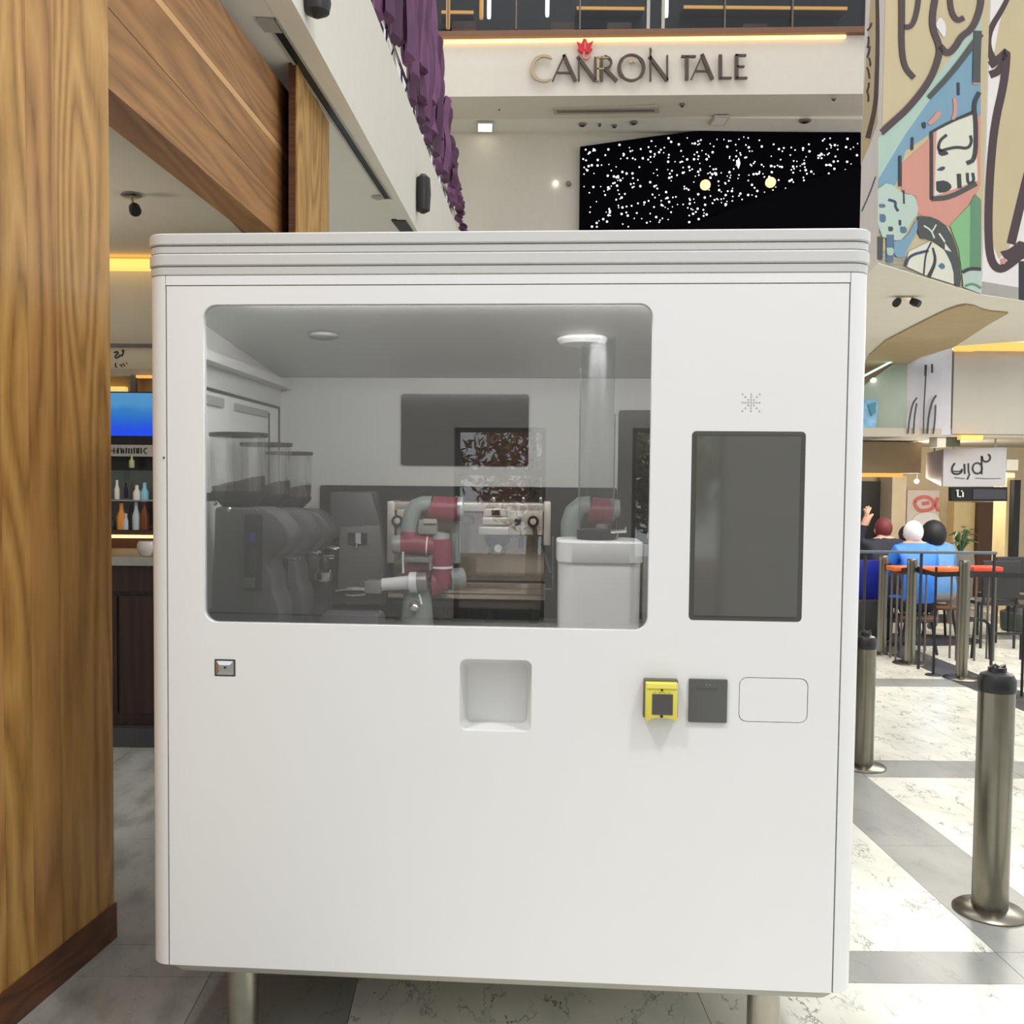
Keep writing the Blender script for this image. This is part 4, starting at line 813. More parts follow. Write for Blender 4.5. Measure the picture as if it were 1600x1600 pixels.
# ---------------------------------------------------------------- inside
iwall = mat('inner_white', (222, 222, 218), .45, var=.01)
VB = 1.28; IX0, IX1 = -HW - .02, HW + .02; CTZ = K(700, 962, VB).z
ibz = K(437, 590, VB).z; ifz = K(437, 462, .03).z
kb(MB().box(IX0, IX1, VB, VB + .02, CTZ - .1, ibz), 'inner_back_wall', iwall)
kb(MB().prism([(IX0, .035, ifz), (IX1, .035, ifz), (IX1, VB + .02, ibz), (IX0, VB + .02, ibz)], (0, 0, .02)), 'inner_ceiling', iwall)
for xx_, dd_ in ((IX0, -.012), (IX1, .012)): kb(MB().prism([(xx_, .035, CTZ - .1), (xx_, VB, CTZ - .1), (xx_, VB, ibz), (xx_, .035, ifz)], (dd_, 0, 0)), 'inner_side_wall', iwall)
kb(MB().box(IX0, IX1, .13, VB, CTZ - .04, CTZ), 'worktop', mat('worktop_steel', (206, 206, 202), .25, .1, var=.02))
# side door on the inner left wall: dark joint lines and leaf coloured paler for outside light through it
dl = kb(MB().box(IX0, IX0 + .012, .05, VB - .1, CTZ + .05, ibz - .13), 'side_door', mat('door_pale', (236, 238, 234), .4))
kb(MB().box(IX0 + .012, IX0 + .016, .05, VB - .08, ibz - .135, ibz - .125).box(IX0 + .012, IX0 + .016, VB - .085, VB - .075, CTZ + .05, ibz - .13).box(IX0 + .012, IX0 + .016, VB - .23, VB - .224, CTZ + .05, ibz - .16), 'door_joint', dark, dl)
kb(MB().box(IX0, IX0 + .05, .05, VB - .02, ibz - .05, ibz - .02), 'cable_duct', iwall)
kb(MB().box(IX0 + .012, IX0 + .02, .2, .5, ibz - .18, ibz - .15).box(IX0 + .012, IX0 + .018, .62, VB - .25, ibz - .18, ibz - .155), 'door_closer', mat('closer_grey', (170, 170, 168), .4), dl)
def bq(pts, v, r):
    q = [K(*p, v) for p in pts]; return rrect((q[0].x + q[3].x) / 2, (q[1].x + q[2].x) / 2, (q[2].z + q[3].z) / 2, (q[0].z + q[1].z) / 2, r, 5)
smoke = mat('smoked_black', (52, 52, 52), .12, var=.05)
kb(MB().prism(l3(bq([(627, 616), (826, 616), (826, 728), (627, 727)], VB - .004, .012), VB - .012), (0, .014, 0)), 'rear_screen', smoke)
kb(MB().prism(l3(bq([(500, 759), (962, 761), (962, 1000), (500, 1000)], VB - .004, .012), VB - .01), (0, .012, 0)), 'rear_opening', smoke)
kb(MB().prism(l3(bq([(964, 641), (1080, 641), (1080, 1000), (964, 1000)], VB - .004, .012), VB - .0085), (0, .011, 0)), 'rear_window', mat('smoked_grey', (70, 70, 68), .12))
cl = K(910, 537, .42)
def ceil_z(v): return ifz + (ibz - ifz) * (v - .035) / (VB - .015)
cz = ceil_z(.55); cl = K(910, 537, .55)
lamp = kb(MB().lathe([(.07, .0), (.082, -.006), (.082, -.014), (.07, -.026), (.03, -.03)], (cl.x, .55, cz + .002), n=32), 'ceiling_disc', mat('disc_white', (248, 248, 244), .4), smooth=True)
c2 = K(525, 531, .7); kb(MB().lathe([(.05, 0), (.05, -.01), (.04, -.016)], (c2.x, .5, ceil_z(.5)), n=24), 'ceiling_vent', mat('vent_grey', (150, 150, 146), .5), smooth=True)
# added glowing strip and area light, unseen above the window, to brighten the interior
sz_ = wb[3] + .02
kb(MB().box(-.75, .75, .04, .07, sz_, sz_ + .02), 'fill_strip', glow('fill_glow', (250, 250, 246), 1.0))
l2 = bpy.data.lights.new('kiosk_fill_light', 'AREA'); l2.shape = 'RECTANGLE'; l2.size = 1.5; l2.size_y = .03; l2.energy = 14.0
l2o = bpy.data.objects.new('kiosk_fill_light', l2); COL.objects.link(l2o); l2o.parent = kio; l2o.location = (0, .08, sz_ - .002); l2o.rotation_euler = (math.radians(35), 0, 0)

# ---------------------------------------------------------------- things standing in the kiosk
def kw(p): return KO + ku * p[0] + kv * p[1] + Vector((0, 0, p[2]))
def kthing(name, label, cat, loc, group=None):
    t = thing(name, label, cat, kw(loc), -YAW, group); return t, Vector(loc)
def pxs_(v): return (2.65 + v) / F                    # metres per pixel at depth v
gd = mat('grinder_grey', (84, 84, 85), .4, var=.05); gd2 = mat('grinder_dark', (44, 44, 46), .4); beans = mat('coffee_beans', (54, 42, 37), .6, var=.35, scale=60)
gls = glass('hopper_clear', (.9, .9, .9), .15)
# grinders: profile drawn in a crop frame of the first one
V1 = .27
def g2(cx, cy): return K(310 + cx / 4.848, 660 + cy / 4.848, V1)
gc = g2(305, 90); base = Vector((gc.x, V1, CTZ))
def make_grinder(label):
    t, b = kthing('coffee_grinder', label, 'grinder', base, 'coffee grinders along the left wall')
    def B(mb, nm, m, par=t, **k): return mb.build(nm, m, par, b, **k)
    zr = g2(305, 90).z; s = pxs_(V1) / 4.848
    zf = lambda cy: g2(305, cy).z
    prof = [(118, 640), (112, 900), (92, 1180), (88, 1420), (40, 1430), (40, 1900), (620, 1900), (610, 1420), (585, 1330), (560, 1300), (560, 1180), (520, 1080), (600, 1010), (670, 930), (690, 860), (660, 790), (570, 690), (480, 650)]
    pts = [K(310 + p[0] / 4.848, 660 + p[1] / 4.848, V1 - .085) for p in prof]; pts = [Vector((p.x, 0, max(p.z, CTZ + .004))) for p in pts]
    hw = .085
    B(MB().prism([p + Vector((0, V1 - hw, 0)) for p in pts], (0, 2 * hw, 0)), 'body', gd, bevel=.012)
    gq = lambda x, y: K(310 + x / 4.848, 660 + y / 4.848, V1 - .085)
    pl = [Vector((gq(*p).x, V1 - hw - .004, gq(*p).z)) for p in ((352, 690), (490, 700), (480, 1280), (340, 1275))]
    pn_ = B(MB().prism(pl, (0, .008, 0)), 'control_panel', gd2, bevel=.003)
    def rect(x0, y0, x1, y1, d): a = gq(x0, y0); c = gq(x1, y1); return MB().box(a.x, c.x, V1 - hw - .004 - d, V1 - hw, c.z, a.z)
    B(rect(392, 835, 432, 905, .003), 'display', mat('display_blue', (58, 58, 120), .3, emit=.15), pn_)
    B(rect(350, 1175, 430, 1250, .006), 'button', mat('button_grey', (92, 92, 92), .4), pn_)
    B(rect(395, 960, 440, 1150, .002), 'label_strip', mat('strip_dark', (58, 58, 62), .3), pn_)
    a = g2(585, 700); c = g2(668, 850)
    B(MB().tube([(g2(x, y).x, V1 - hw * .6, g2(x, y).z + .004) for x, y in ((560, 690), (620, 750), (660, 810), (682, 870))], .006, 8), 'hood_trim', chrome, smooth=True)
    # hopper
    R1 = 215 * s
    B(MB().lathe([(R1 * .3, zf(680) - .0), (R1 * .55, zf(640)), (R1 * .92, zf(560)), (R1 * .97, zf(520)), (R1 * .95, zf(520)), (R1 * .5, zf(600))], (gc.x, V1, 0), n=32), 'funnel', gd2, smooth=True)
    hp = B(MB().lathe([(R1 * .94, zf(530)), (R1 * .98, zf(300)), (R1 * .99, zf(98))], (gc.x, V1, 0), n=32, cap=False), 'hopper', gls, smooth=True)
    B(MB().lathe([(R1 * .99, zf(112)), (R1 * 1.03, zf(108)), (R1 * 1.03, zf(82)), (R1 * .99, zf(80)), (R1 * .9, zf(80)), (R1 * .9, zf(90)), (R1 * .99, zf(112))], (gc.x, V1, 0), n=32, cap=False), 'rim', dark, hp, smooth=True)
    m = MB(); n = 28; rings = []
    for k in range(6):
        r = R1 * .92 * (1 - k / 5) + .001
        rings.append([(gc.x + r * math.cos(2 * math.pi * j / n), V1 + r * math.sin(2 * math.pi * j / n), zf(445) + (zf(395) - zf(490)) * .5 * (r / R1) * math.cos(2 * math.pi * j / n - .4) + random.uniform(-.003, .003)) for j in range(n)])
    lowr = [(gc.x + R1 * .9 * math.cos(2 * math.pi * j / n), V1 + R1 * .9 * math.sin(2 * math.pi * j / n), zf(560)) for j in range(n)]
    B(m.loft([lowr] + rings), 'beans', beans, hp, smooth=True)
    for (cx, cy, sz) in ((320, 650, .007), (390, 645, .005), (212, 608, .006), (520, 660, .004)):
        p = g2(cx, cy); B(MB().lathe([(sz, 0), (sz, .012), (sz * .5, .016)], (p.x, V1 - .1, p.z), (0, -1, 0), 10), 'screw', chrome, smooth=True)
    p = g2(125, 565); B(MB().box(p.x - .016, p.x + .014, V1 - .05, V1 + .05, p.z - .012, p.z + .014), 'slide_gate', gd2, bevel=.002)
    p = g2(680, 1060); B(MB().tube([(p.x - .06, V1 - .02, p.z + .03), (p.x + .03, V1 - .02, p.z + .01)], .006, 8).tube([(p.x - .06, V1 + .03, p.z + .03), (p.x + .03, V1 + .03, p.z + .01)], .006, 8), 'portafilter_fork', steel, smooth=True)
    return t
G1 = make_grinder('front coffee grinder with clear hopper of beans, nearest the window')
def dup(root, loc, label, sz=1.0):
    r = root.copy(); COL.objects.link(r); r.location = loc; r['label'] = label; r.scale = (1, 1, sz)
    for ch in [c for c in bpy.data.objects if c.parent == root]:
        c = ch.copy(); COL.objects.link(c); c.parent = r
        for g in [d for d in bpy.data.objects if d.parent == ch]:
            e = g.copy(); COL.objects.link(e); e.parent = c
    return r
zt1 = g2(305, 80).z - CTZ
for px, py, v, lab in ((416, 692, .60, 'middle coffee grinder of the row with clear hopper'), (452, 706, .93, 'rear coffee grinder of the row, smallest looking hopper')):
    c = K(px, py, v); dup(G1, kw((c.x, v, CTZ)), lab, (c.z - CTZ) / zt1)
# tall grey dispenser behind the grinders
VD = 1.02
def d2(cx, cy, v=VD): return K(480 + cx / 6.4, 740 + cy / 6.4, v)
t, b = kthing('grey_dispenser', 'tall charcoal dispenser with hanging silver tag behind the robot fork', 'dispenser', Vector((d2(480, 900).x, VD, CTZ)))
def B(mb, nm, m, par=t, **k): return mb.build(nm, m, par, b, **k)
dg = mat('dispenser_grey', (86, 85, 86), .45, var=.04); dg2 = mat('dispenser_front', (112, 111, 110), .45, var=.04)
sil = [(205, 190), (620, 185), (720, 520), (770, 860), (780, 1330), (205, 1330)]
B(MB().prism([Vector((d2(*p).x, VD + .04, max(CTZ + .003, d2(*p).z))) for p in sil], (0, .16, 0)), 'body', dg, bevel=.01)
B(MB().prism([Vector((d2(*p).x, VD, d2(*p).z)) for p in ((320, 535), (722, 520), (765, 860), (772, 1160), (300, 1160))], (0, .05, 0)), 'front_cover', dg2, bevel=.006)
a = d2(410, 590); c = d2(600, 710); tg = B(MB().box(a.x, c.x, VD - .006, VD, c.z, a.z), 'tag_holder', gd2)
a = d2(488, 592); c = d2(540, 700); B(MB().box(a.x, c.x, VD - .01, VD - .006, c.z, a.z), 'silver_tag', mat('tag_silver', (214, 214, 214), .3, .2), tg)
p = d2(490, 740); B(MB().tube([(p.x, VD - .01, p.z), (p.x + .004, VD - .01, p.z + .018)], .004, 8), 'tag_pull', chrome, tg)
# portafilter clip
t, b = kthing('portafilter', 'small chrome portafilter with dark spout in front of the grinders', 'portafilter', d2(160, 1020, .8))
mb = MB().tube([d2(160, 835, .8), d2(270, 832, .8)], .008, 10); B(mb, 'handle', steel, t)
B(MB().lathe([(.018, 0), (.02, .03), (.012, .045)], d2(170, 960, .8), n=14), 'spout', gd2, t, smooth=True)
B(MB().lathe([(.03, 0), (.036, .006), (.036, .03), (.03, .034)], d2(160, 1070, .8), n=20), 'basket', chrome, t, smooth=True)
for k in (-1, 1): B(MB().tube([d2(160 + k * 60, 1070, .8), d2(160 + k * 80, 1000, .8), d2(160 + k * 60, 970, .8)], .005, 8), 'clip', chrome, t, smooth=True)
# knock box near the window
VK = .5
q = [K(x, y, VK) for x, y in ((499, 1000), (603, 1000), (594, 957), (505, 957))]
t, b = kthing('knock_box', 'low dark grey knock box at the bottom window edge', 'box', Vector(((q[0].x + q[1].x) / 2, VK, CTZ)))
B(MB().loft([[(q[0].x, VK - .05, CTZ + .002), (q[1].x, VK - .05, CTZ + .002), (q[1].x, VK + .1, CTZ + .002), (q[0].x, VK + .1, CTZ + .002)], [(q[3].x, VK - .04, q[3].z), (q[2].x, VK - .04, q[3].z), (q[2].x, VK + .09, q[3].z), (q[3].x, VK + .09, q[3].z)]]), 'tub', mat('tub_grey', (92, 90, 92), .5), t, bevel=.012)
B(MB().tube([(q[3].x + .01, VK + .02, q[3].z - .006), (q[2].x - .01, VK + .02, q[3].z - .006)], .016, 10), 'bar', gd2, t, smooth=True)
# espresso machine
VE = 1.08
def e2(cx, cy, v=VE): return K(720 + cx / 8.42, 770 + cy / 8.42, v)
def ek(px, py, v=VE): return K(px, py, v)
t, b = kthing('espresso_machine', 'wide polished steel espresso machine with dials on the back counter', 'espresso machine', Vector((ek(735, 900).x, VE + .1, CTZ)))
mir = mat('mirror_steel', (214, 200, 182), .12, .9, var=.05, scale=5); pal_ = mat('satin_steel', (212, 204, 192), .35, .4, var=.03); dims = mat('dim_steel', (128, 122, 112), .3, .7)
def eb(px0, py0, px1, py1, v0, v1, nm, m, par=None, bevel=0):
    a = ek(px0, py0, v0); c = ek(px1, py1, v0); return B(MB().box(a.x, c.x, v0, v1, c.z, a.z), nm, m, par or t, bevel=bevel)
eb(610, 784, 852, 800, VE, VE + .17, 'top_rail', pal_, bevel=.004)
eb(605, 783, 616, 880, VE - .01, VE + .17, 'side_frame', pal_, bevel=.003); eb(850, 784, 860, 852, VE - .01, VE + .17, 'side_frame', pal_, bevel=.003)
eb(616, 800, 850, 905, VE + .08, VE + .17, 'back_plate', mir)
eb(616, 902, 852, 908, VE - .04, VE + .17, 'tray_lip', dims); eb(606, 908, 852, 938, VE - .05, VE + .17, 'drip_tray', mir, bevel=.003)
eb(612, 917, 846, 920, VE - .054, VE - .05, 'tray_groove', dims); eb(612, 927, 846, 929, VE - .054, VE - .05, 'tray_groove', dims)
for px in (625, 690, 765, 835):
    a = ek(px, 938, VE + .05); B(MB().lathe([(.02, 0), (.016, a.z - CTZ + .006)], (a.x, VE + .05, CTZ), n=12), 'foot', dark, t, smooth=True)
eb(795, 796, 848, 836, VE + .0, VE + .1, 'control_panel', pal_, bevel=.003); eb(620, 796, 655, 836, VE, VE + .1, 'control_panel', pal_, bevel=.003)
for x0 in (752,):
    eb(x0 + 2, 795, x0 + 44, 807, VE - .02, VE + .1, 'group_cover', pal_, bevel=.002); eb(x0 + 2, 808, x0 + 43, 820, VE - .05, VE + .1, 'group_cover', pal_, bevel=.004); eb(x0 - 4, 823, x0 + 43, 836, VE - .06, VE + .1, 'group_cover', pal_, bevel=.004)
    eb(x0 + 16, 797, x0 + 29, 805, VE - .026, VE - .02, 'indicator', dark)
eb(804, 810, 814, 821, VE - .006, VE, 'button', dark)
for px, py in ((833, 815), (620.5, 814)):
    a = ek(px, py, VE - .02); dgl = B(MB().lathe([(.022, 0), (.022, .022), (.016, .022), (.016, .0)], (a.x, VE, a.z), (0, -1, 0), 22), 'dial', dark, t, smooth=True)
    B(MB().lathe([(.016, 0), (.012, .02), (.006, .022)], (a.x, VE - .001, a.z), (0, -1, 0), 18), 'dial_face', mat('dial_face', (206, 198, 186), .3), dgl, smooth=True)
a = ek(730, 815, VE - .0); B(MB().lathe([(.02, 0), (.02, .03), (.008, .04)], (a.x, VE, a.z), (0, -1, 0), 18), 'knob', dims, t, smooth=True)
a = ek(777, 836, VE + .02)
gh = B(MB().lathe([(.05, 0), (.052, -.02), (.046, -.035), (.03, -.05)], (a.x, VE + .02, a.z), n=24), 'group_head', mat('head_dark', (88, 88, 88), .25, .6), t, smooth=True)
for k in (-1, 1): B(MB().tube([(a.x + k * .02, VE - .01, a.z - .045), (a.x + k * .026, VE - .02, a.z - .07)], .009, 10), 'spout', dark, gh, smooth=True)
B(MB().tube([(a.x, VE - .02, a.z - .028), (a.x + .01, VE - .14, a.z - .04)], [.012, .015], 10), 'portafilter_handle', chrome, gh, smooth=True)
B(MB().tube([(a.x + .05, VE + .02, a.z - .02), (a.x + .09, VE + .01, a.z - .012)], .009, 8), 'lever', dims, gh, smooth=True)
B(MB().lathe([(.009, 0), (.007, -.015), (.012, -.03), (.011, -.042)], e2(785, 590), n=12), 'water_spout', dark, t, smooth=True)
B(MB().tube([e2(965, 440), e2(985, 600), e2(1040, 700), e2(1100, 790), e2(1180, 1055)], [.01, .008, .007, .005, .004], 8), 'steam_wand', dims, t, smooth=True)
for px in (772, 818, 845): B(MB().lathe([(.006, 0), (.008, .012), (.004, .02)], ek(px, 784, VE + .05), n=10), 'rail_knob', chrome, t, smooth=True)
B(MB().tube([ek(865, 838, VE - .02), ek(864, 920, VE - .02), ek(852, 920, VE - .02)], .004, 8), 'side_wire', chrome, t, smooth=True)
eb(616, 938, 832, 950, VE - .03, VE + .17, 'plinth', dark)
# robot arms
red_m = mat('robot_red', (146, 62, 78), .4, var=.02); gr_m = mat('robot_grey', (150, 158, 154), .4, var=.02); wt_m = mat('robot_white', (244, 244, 243), .35)
VA = .86
def make_arm():
    def r2(cx, cy, v=VA): return K(590 + cx / 6.953, 750 + cy / 6.953, v)
    s = pxs_(VA) / 6.953
    base_ = Vector((r2(430, 1400).x, VA, CTZ))
    t, b = kthing('robot_arm', 'red and grey robot arm with white gripper tube before the espresso machine', 'robot arm', base_)
    def B(mb, nm, m, par=t, **k): return mb.build(nm, m, par, b, **k)
    zb_ = r2(430, 1180).z
    B(MB().lathe([(.078, CTZ + .0), (.078, CTZ + .012), (.06, CTZ + .03), (.052, zb_ - .02), (.05, zb_)], (base_.x, VA, 0), n=28), 'base', gr_m, smooth=True)
    p = r2(405, 1370, VA - .07); B(MB().lathe([(.002, -.022), (.016, -.014), (.022, 0), (.016, .014), (.002, .022)], p, n=16), 'base_knob', chrome, smooth=True)
    B(MB().tube([r2(450, 1240, VA - .055), r2(480, 1350, VA - .065)], .004, 8), 'base_cable', wt_m, smooth=True)
    # shoulder: red vertical link with grey end cap, leaning
    B(MB().tube([r2(600, 1120), r2(690, 1120), r2(760, 1110)], [.052 * .95, 105 * s, 100 * s], 22), 'wrist_shell', red_m, smooth=True)
    B(MB().tube([r2(780, 1080, VA + .01), r2(930, 1060, VA + .03)], [118 * s, 112 * s], 22), 'joint_cap', gr_m, smooth=True)
    B(MB().tube([r2(685, 640), r2(690, 780), r2(690, 1120)], [120 * s, 128 * s, 118 * s], 24), 'forearm', red_m, smooth=True)
    B(MB().tube([r2(690, 1120), r2(690, 1205)], [118 * s, 70 * s], 22), 'forearm_end', red_m, smooth=True)
    B(MB().lathe([(129 * s, -.004), (131 * s, 0), (129 * s, .004)], r2(690, 945), n=24), 'forearm_band', wt_m, smooth=True)
    B(MB().tube([r2(695, 570), r2(685, 640), r2(685, 670)], [92 * s, 98 * s, 100 * s], 22), 'forearm_cap', mat('satin_cap', (206, 206, 206), .35, .5), smooth=True)
    B(MB().tube([r2(845, 450, VA + .05), r2(850, 900, VA + .05)], 55 * s, 16), 'rear_link', gr_m, smooth=True)
    # elbow: red horizontal link to the left with bright cap
    B(MB().tube([r2(260, 700), r2(400, 700), r2(640, 720)], [118 * s, 122 * s, 110 * s], 22), 'elbow', red_m, smooth=True)
    B(MB().tube([r2(350, 560), r2(345, 640)], [95 * s, 110 * s], 20), 'elbow_collar', red_m, smooth=True)
    B(MB().tube([r2(160, 700), r2(175, 700), r2(265, 700)], [85 * s, 98 * s, 112 * s], 22), 'elbow_cap', mat('satin_cap', (206, 206, 206), .35, .5), smooth=True)
    B(MB().tube([r2(535, 712), r2(550, 713)], 117 * s, 22), 'elbow_band', wt_m, smooth=True)
    # upper arm: grey bend and red top joint
    path = [r2(345, 600), r2(350, 480), r2(375, 370), r2(425, 290), r2(500, 265), r2(590, 265)]
    B(MB().tube(path, [90 * s, 92 * s, 94 * s, 95 * s, 93 * s, 92 * s], 20), 'upper_arm', gr_m, smooth=True)
    B(MB().tube([r2(575, 300), r2(600, 310), r2(870, 320)], [132 * s, 138 * s, 135 * s], 24), 'top_joint', red_m, smooth=True)
    B(MB().tube([r2(850, 290, VA + .01), r2(930, 290, VA + .01)], [118 * s, 105 * s], 22), 'top_joint_cap', mat('satin_cap', (206, 206, 206), .35, .5), smooth=True)
    a = r2(450, 430, VA - .02); c = r2(650, 590, VA - .02); cam_ = B(MB().box(a.x, c.x, VA - .03, VA + .03, c.z, a.z), 'camera_box', mat('box_greige', (150, 148, 140), .5), bevel=.004)
    a = r2(500, 420, VA - .03); c = r2(640, 470, VA - .03); B(MB().box(a.x, c.x, VA - .04, VA - .03, c.z, a.z), 'camera_lid', mat('lid_greige', (186, 180, 172), .5), cam_)
    # lower red joint, bracket, flange, white tube, fork
    B(MB().tube([r2(290, 930, VA - .03), r2(560, 920, VA - .03)], 78 * s, 20), 'lower_joint', red_m, smooth=True)
    a = r2(300, 838, VA - .07); c = r2(585, 895, VA - .07); B(MB().box(a.x, c.x, VA - .08, VA - .03, c.z, a.z), 'bracket', mat('bracket_steel', (150, 148, 140), .3, .4), bevel=.003)
    a = r2(560, 820, VA - .07); c = r2(590, 980, VA - .07); B(MB().box(a.x, c.x, VA - .082, VA - .03, c.z, a.z), 'bracket_leg', mat('bracket_steel', (150, 148, 140), .3, .4), bevel=.002)
    B(MB().tube([r2(275, 780, VA - .06), r2(278, 1010, VA - .06)], .004, 8), 'cable', wt_m, smooth=True)
    vf = VA - .05
    B(MB().tube([r2(430, 1110, vf), r2(540, 1105, vf)], 105 * s, 22), 'flange', mat('flange_steel', (146, 146, 146), .4, .3), smooth=True)
    wt = B(MB().tube([r2(50, 1135, vf), r2(320, 1115, vf), r2(345, 1113, vf), r2(350, 1113, vf), r2(430, 1110, vf)], [66 * s, 74 * s, 85 * s, 112 * s, 112 * s], 22), 'gripper_tube', wt_m, smooth=True)
    def f2(cx, cy, v=vf): return K(480 + cx / 6.4, 740 + cy / 6.4, v)
    a = f2(590, 1065); c = f2(750, 1190); gp = B(MB().box(a.x, c.x, vf - .035, vf + .035, c.z, a.z), 'gripper_block', mat('gripper_grey', (160, 158, 152), .4, .3), bevel=.004)
    B(MB().tube([f2(580, 1155, vf - .02), f2(400, 1150, vf - .025), f2(280, 1168, vf - .025)], [.007, .006, .004], 8).tube([f2(580, 1200, vf + .02), f2(470, 1212, vf + .025), f2(385, 1210, vf + .025)], [.007, .006, .004], 8), 'fork', chrome, gp, smooth=True)
    a = f2(535, 1070); c = f2(585, 1170); B(MB().box(a.x, c.x, vf - .02, vf + .02, c.z, a.z), 'clamp', mat('clamp_dark', (110, 110, 108), .4, .3), gp, bevel=.003)
    return t
make_arm()
def make_arm2():
    v = 1.0; s = pxs_(v); cxx = K(905, 850, v).x
    t, b = kthing('robot_arm', 'second grey and red robot arm behind the clear tube', 'robot arm', Vector((cxx, v, CTZ)))
    def B(mb, nm, m, par=t, **k): return mb.build(nm, m, par, b, **k)
    def k(x, y): return K(x, y, v)
    B(MB().lathe([(.078, CTZ), (.07, CTZ + .02), (.052, CTZ + .05), (.05, k(900, 880).z)], (cxx, v, 0), n=24), 'base', gr_m, smooth=True)
    B(MB().tube([k(893, 890), k(893, 850), k(893, 838)], [17 * s, 19 * s, 16 * s], 18), 'elbow', red_m, smooth=True)
    B(MB().tube([k(892, 845), k(892, 818), k(898, 800), k(908, 791), k(922, 790)], [16 * s, 16 * s, 16 * s, 15 * s, 15 * s], 18), 'upper_arm', gr_m, smooth=True)
    B(MB().tube([k(921, 797), k(925, 798), k(955, 800)], [19 * s, 21 * s, 20 * s], 20), 'top_joint', red_m, smooth=True)
    B(MB().tube([k(954, 796), k(968, 796)], [18 * s, 15 * s], 18), 'top_joint_cap', gr_m, smooth=True)
    B(MB().tube([k(940, 818), k(940, 870)], 9 * s, 14), 'rear_link', gr_m, smooth=True)
make_arm2()
# white bin and clear tube
VW = .42
a = K(872, 846, VW); c = K(1006, 846, VW); bx0, bx1 = a.x, c.x; bz = a.z
t, b = kthing('white_bin', 'white lidded bin at the right of the window, below the clear tube', 'bin', Vector(((bx0 + bx1) / 2, VW + .1, CTZ)))
def ring(o, z): return [(x, y, z) for x, y in rrect(bx0 + o, bx1 - o, VW + o, VW + .26 - o, .05 - o * .5, 8)]
B(MB().loft([ring(.006, CTZ + .002), ring(.004, bz - .07)]), 'bin_body', wt_m, t, smooth=True)
lidz = K(900, 880, VW).z
B(MB().loft([ring(.001, lidz), ring(-.002, lidz + .004), ring(-.002, bz - .004), ring(.003, bz)]), 'lid', wt_m, t, smooth=True)
B(MB().box(bx1 + .004, bx1 + .03, VW + .04, VW + .06, CTZ, bz - .01), 'side_guide', mat('guide_grey', (150, 150, 148), .4), t)
tb_ = K(931, 838, VW + .13); ttop = ceil_z(VW + .13)
t, b = kthing('clear_tube', 'tall clear plastic dispensing tube rising from the white bin', 'tube', Vector((tb_.x, VW + .13, bz)))
rr = 26 * pxs_(VW + .1)
B(MB().lathe([(rr, bz + .005), (rr, ttop)], (tb_.x, VW + .13, 0), n=32, cap=False), 'tube_wall', glass('tube_clear', (.9, .91, .91), .06, .3), t, smooth=True)
for k in (-1, 1): B(MB().box(tb_.x + k * rr * 1.04 - .002, tb_.x + k * rr * 1.04 + .002, VW + .128, VW + .136, bz + .06, ttop - .25 if k > 0 else ttop - .1), 'edge_strip', mat('strip_mid', (110, 110, 108), .4), t)
B(MB().lathe([(rr * 1.15, bz + .001), (rr * 1.15, bz + .03), (rr * 1.02, bz + .034)], (tb_.x, VW + .13, 0), n=28), 'collar', gd2, t, smooth=True)
t, b = kthing('small_tap', 'small chrome tap on the white bin lid', 'tap', Vector((K(967, 845, VW).x, VW + .08, bz)))
p = Vector((b.x, VW + .08, bz)); B(MB().tube([p, p + Vector((0, 0, .03))], .005, 8).tube([p + Vector((-.02, 0, .028)), p + Vector((.03, 0, .032))], .006, 8), 'tap_body', chrome, t, smooth=True); B(MB().tube([p + Vector((.026, 0, .03)), p + Vector((.026, 0, .045))], .005, 8), 'tap_handle', chrome, t)
q0_ = K(1009, 847, .5); t, b = kthing('white_canister', 'narrow white canister right of the white bin at the window edge', 'canister', Vector((q0_.x + .12, .62, CTZ)))
B(MB().loft([[(x, y, CTZ + .002) for x, y in rrect(q0_.x + .03, HW - .05, .5, .72, .03, 5)], [(x, y, q0_.z) for x, y in rrect(q0_.x + .03, HW - .05, .5, .72, .03, 5)]]), 'canister_body', wt_m, t, smooth=True)
B(MB().loft([[(x, y, q0_.z) for x, y in rrect(q0_.x + .026, HW - .046, .496, .724, .03, 5)], [(x, y, q0_.z + .02) for x, y in rrect(q0_.x + .026, HW - .046, .496, .724, .03, 5)]]), 'canister_lid', wt_m, t, smooth=True)
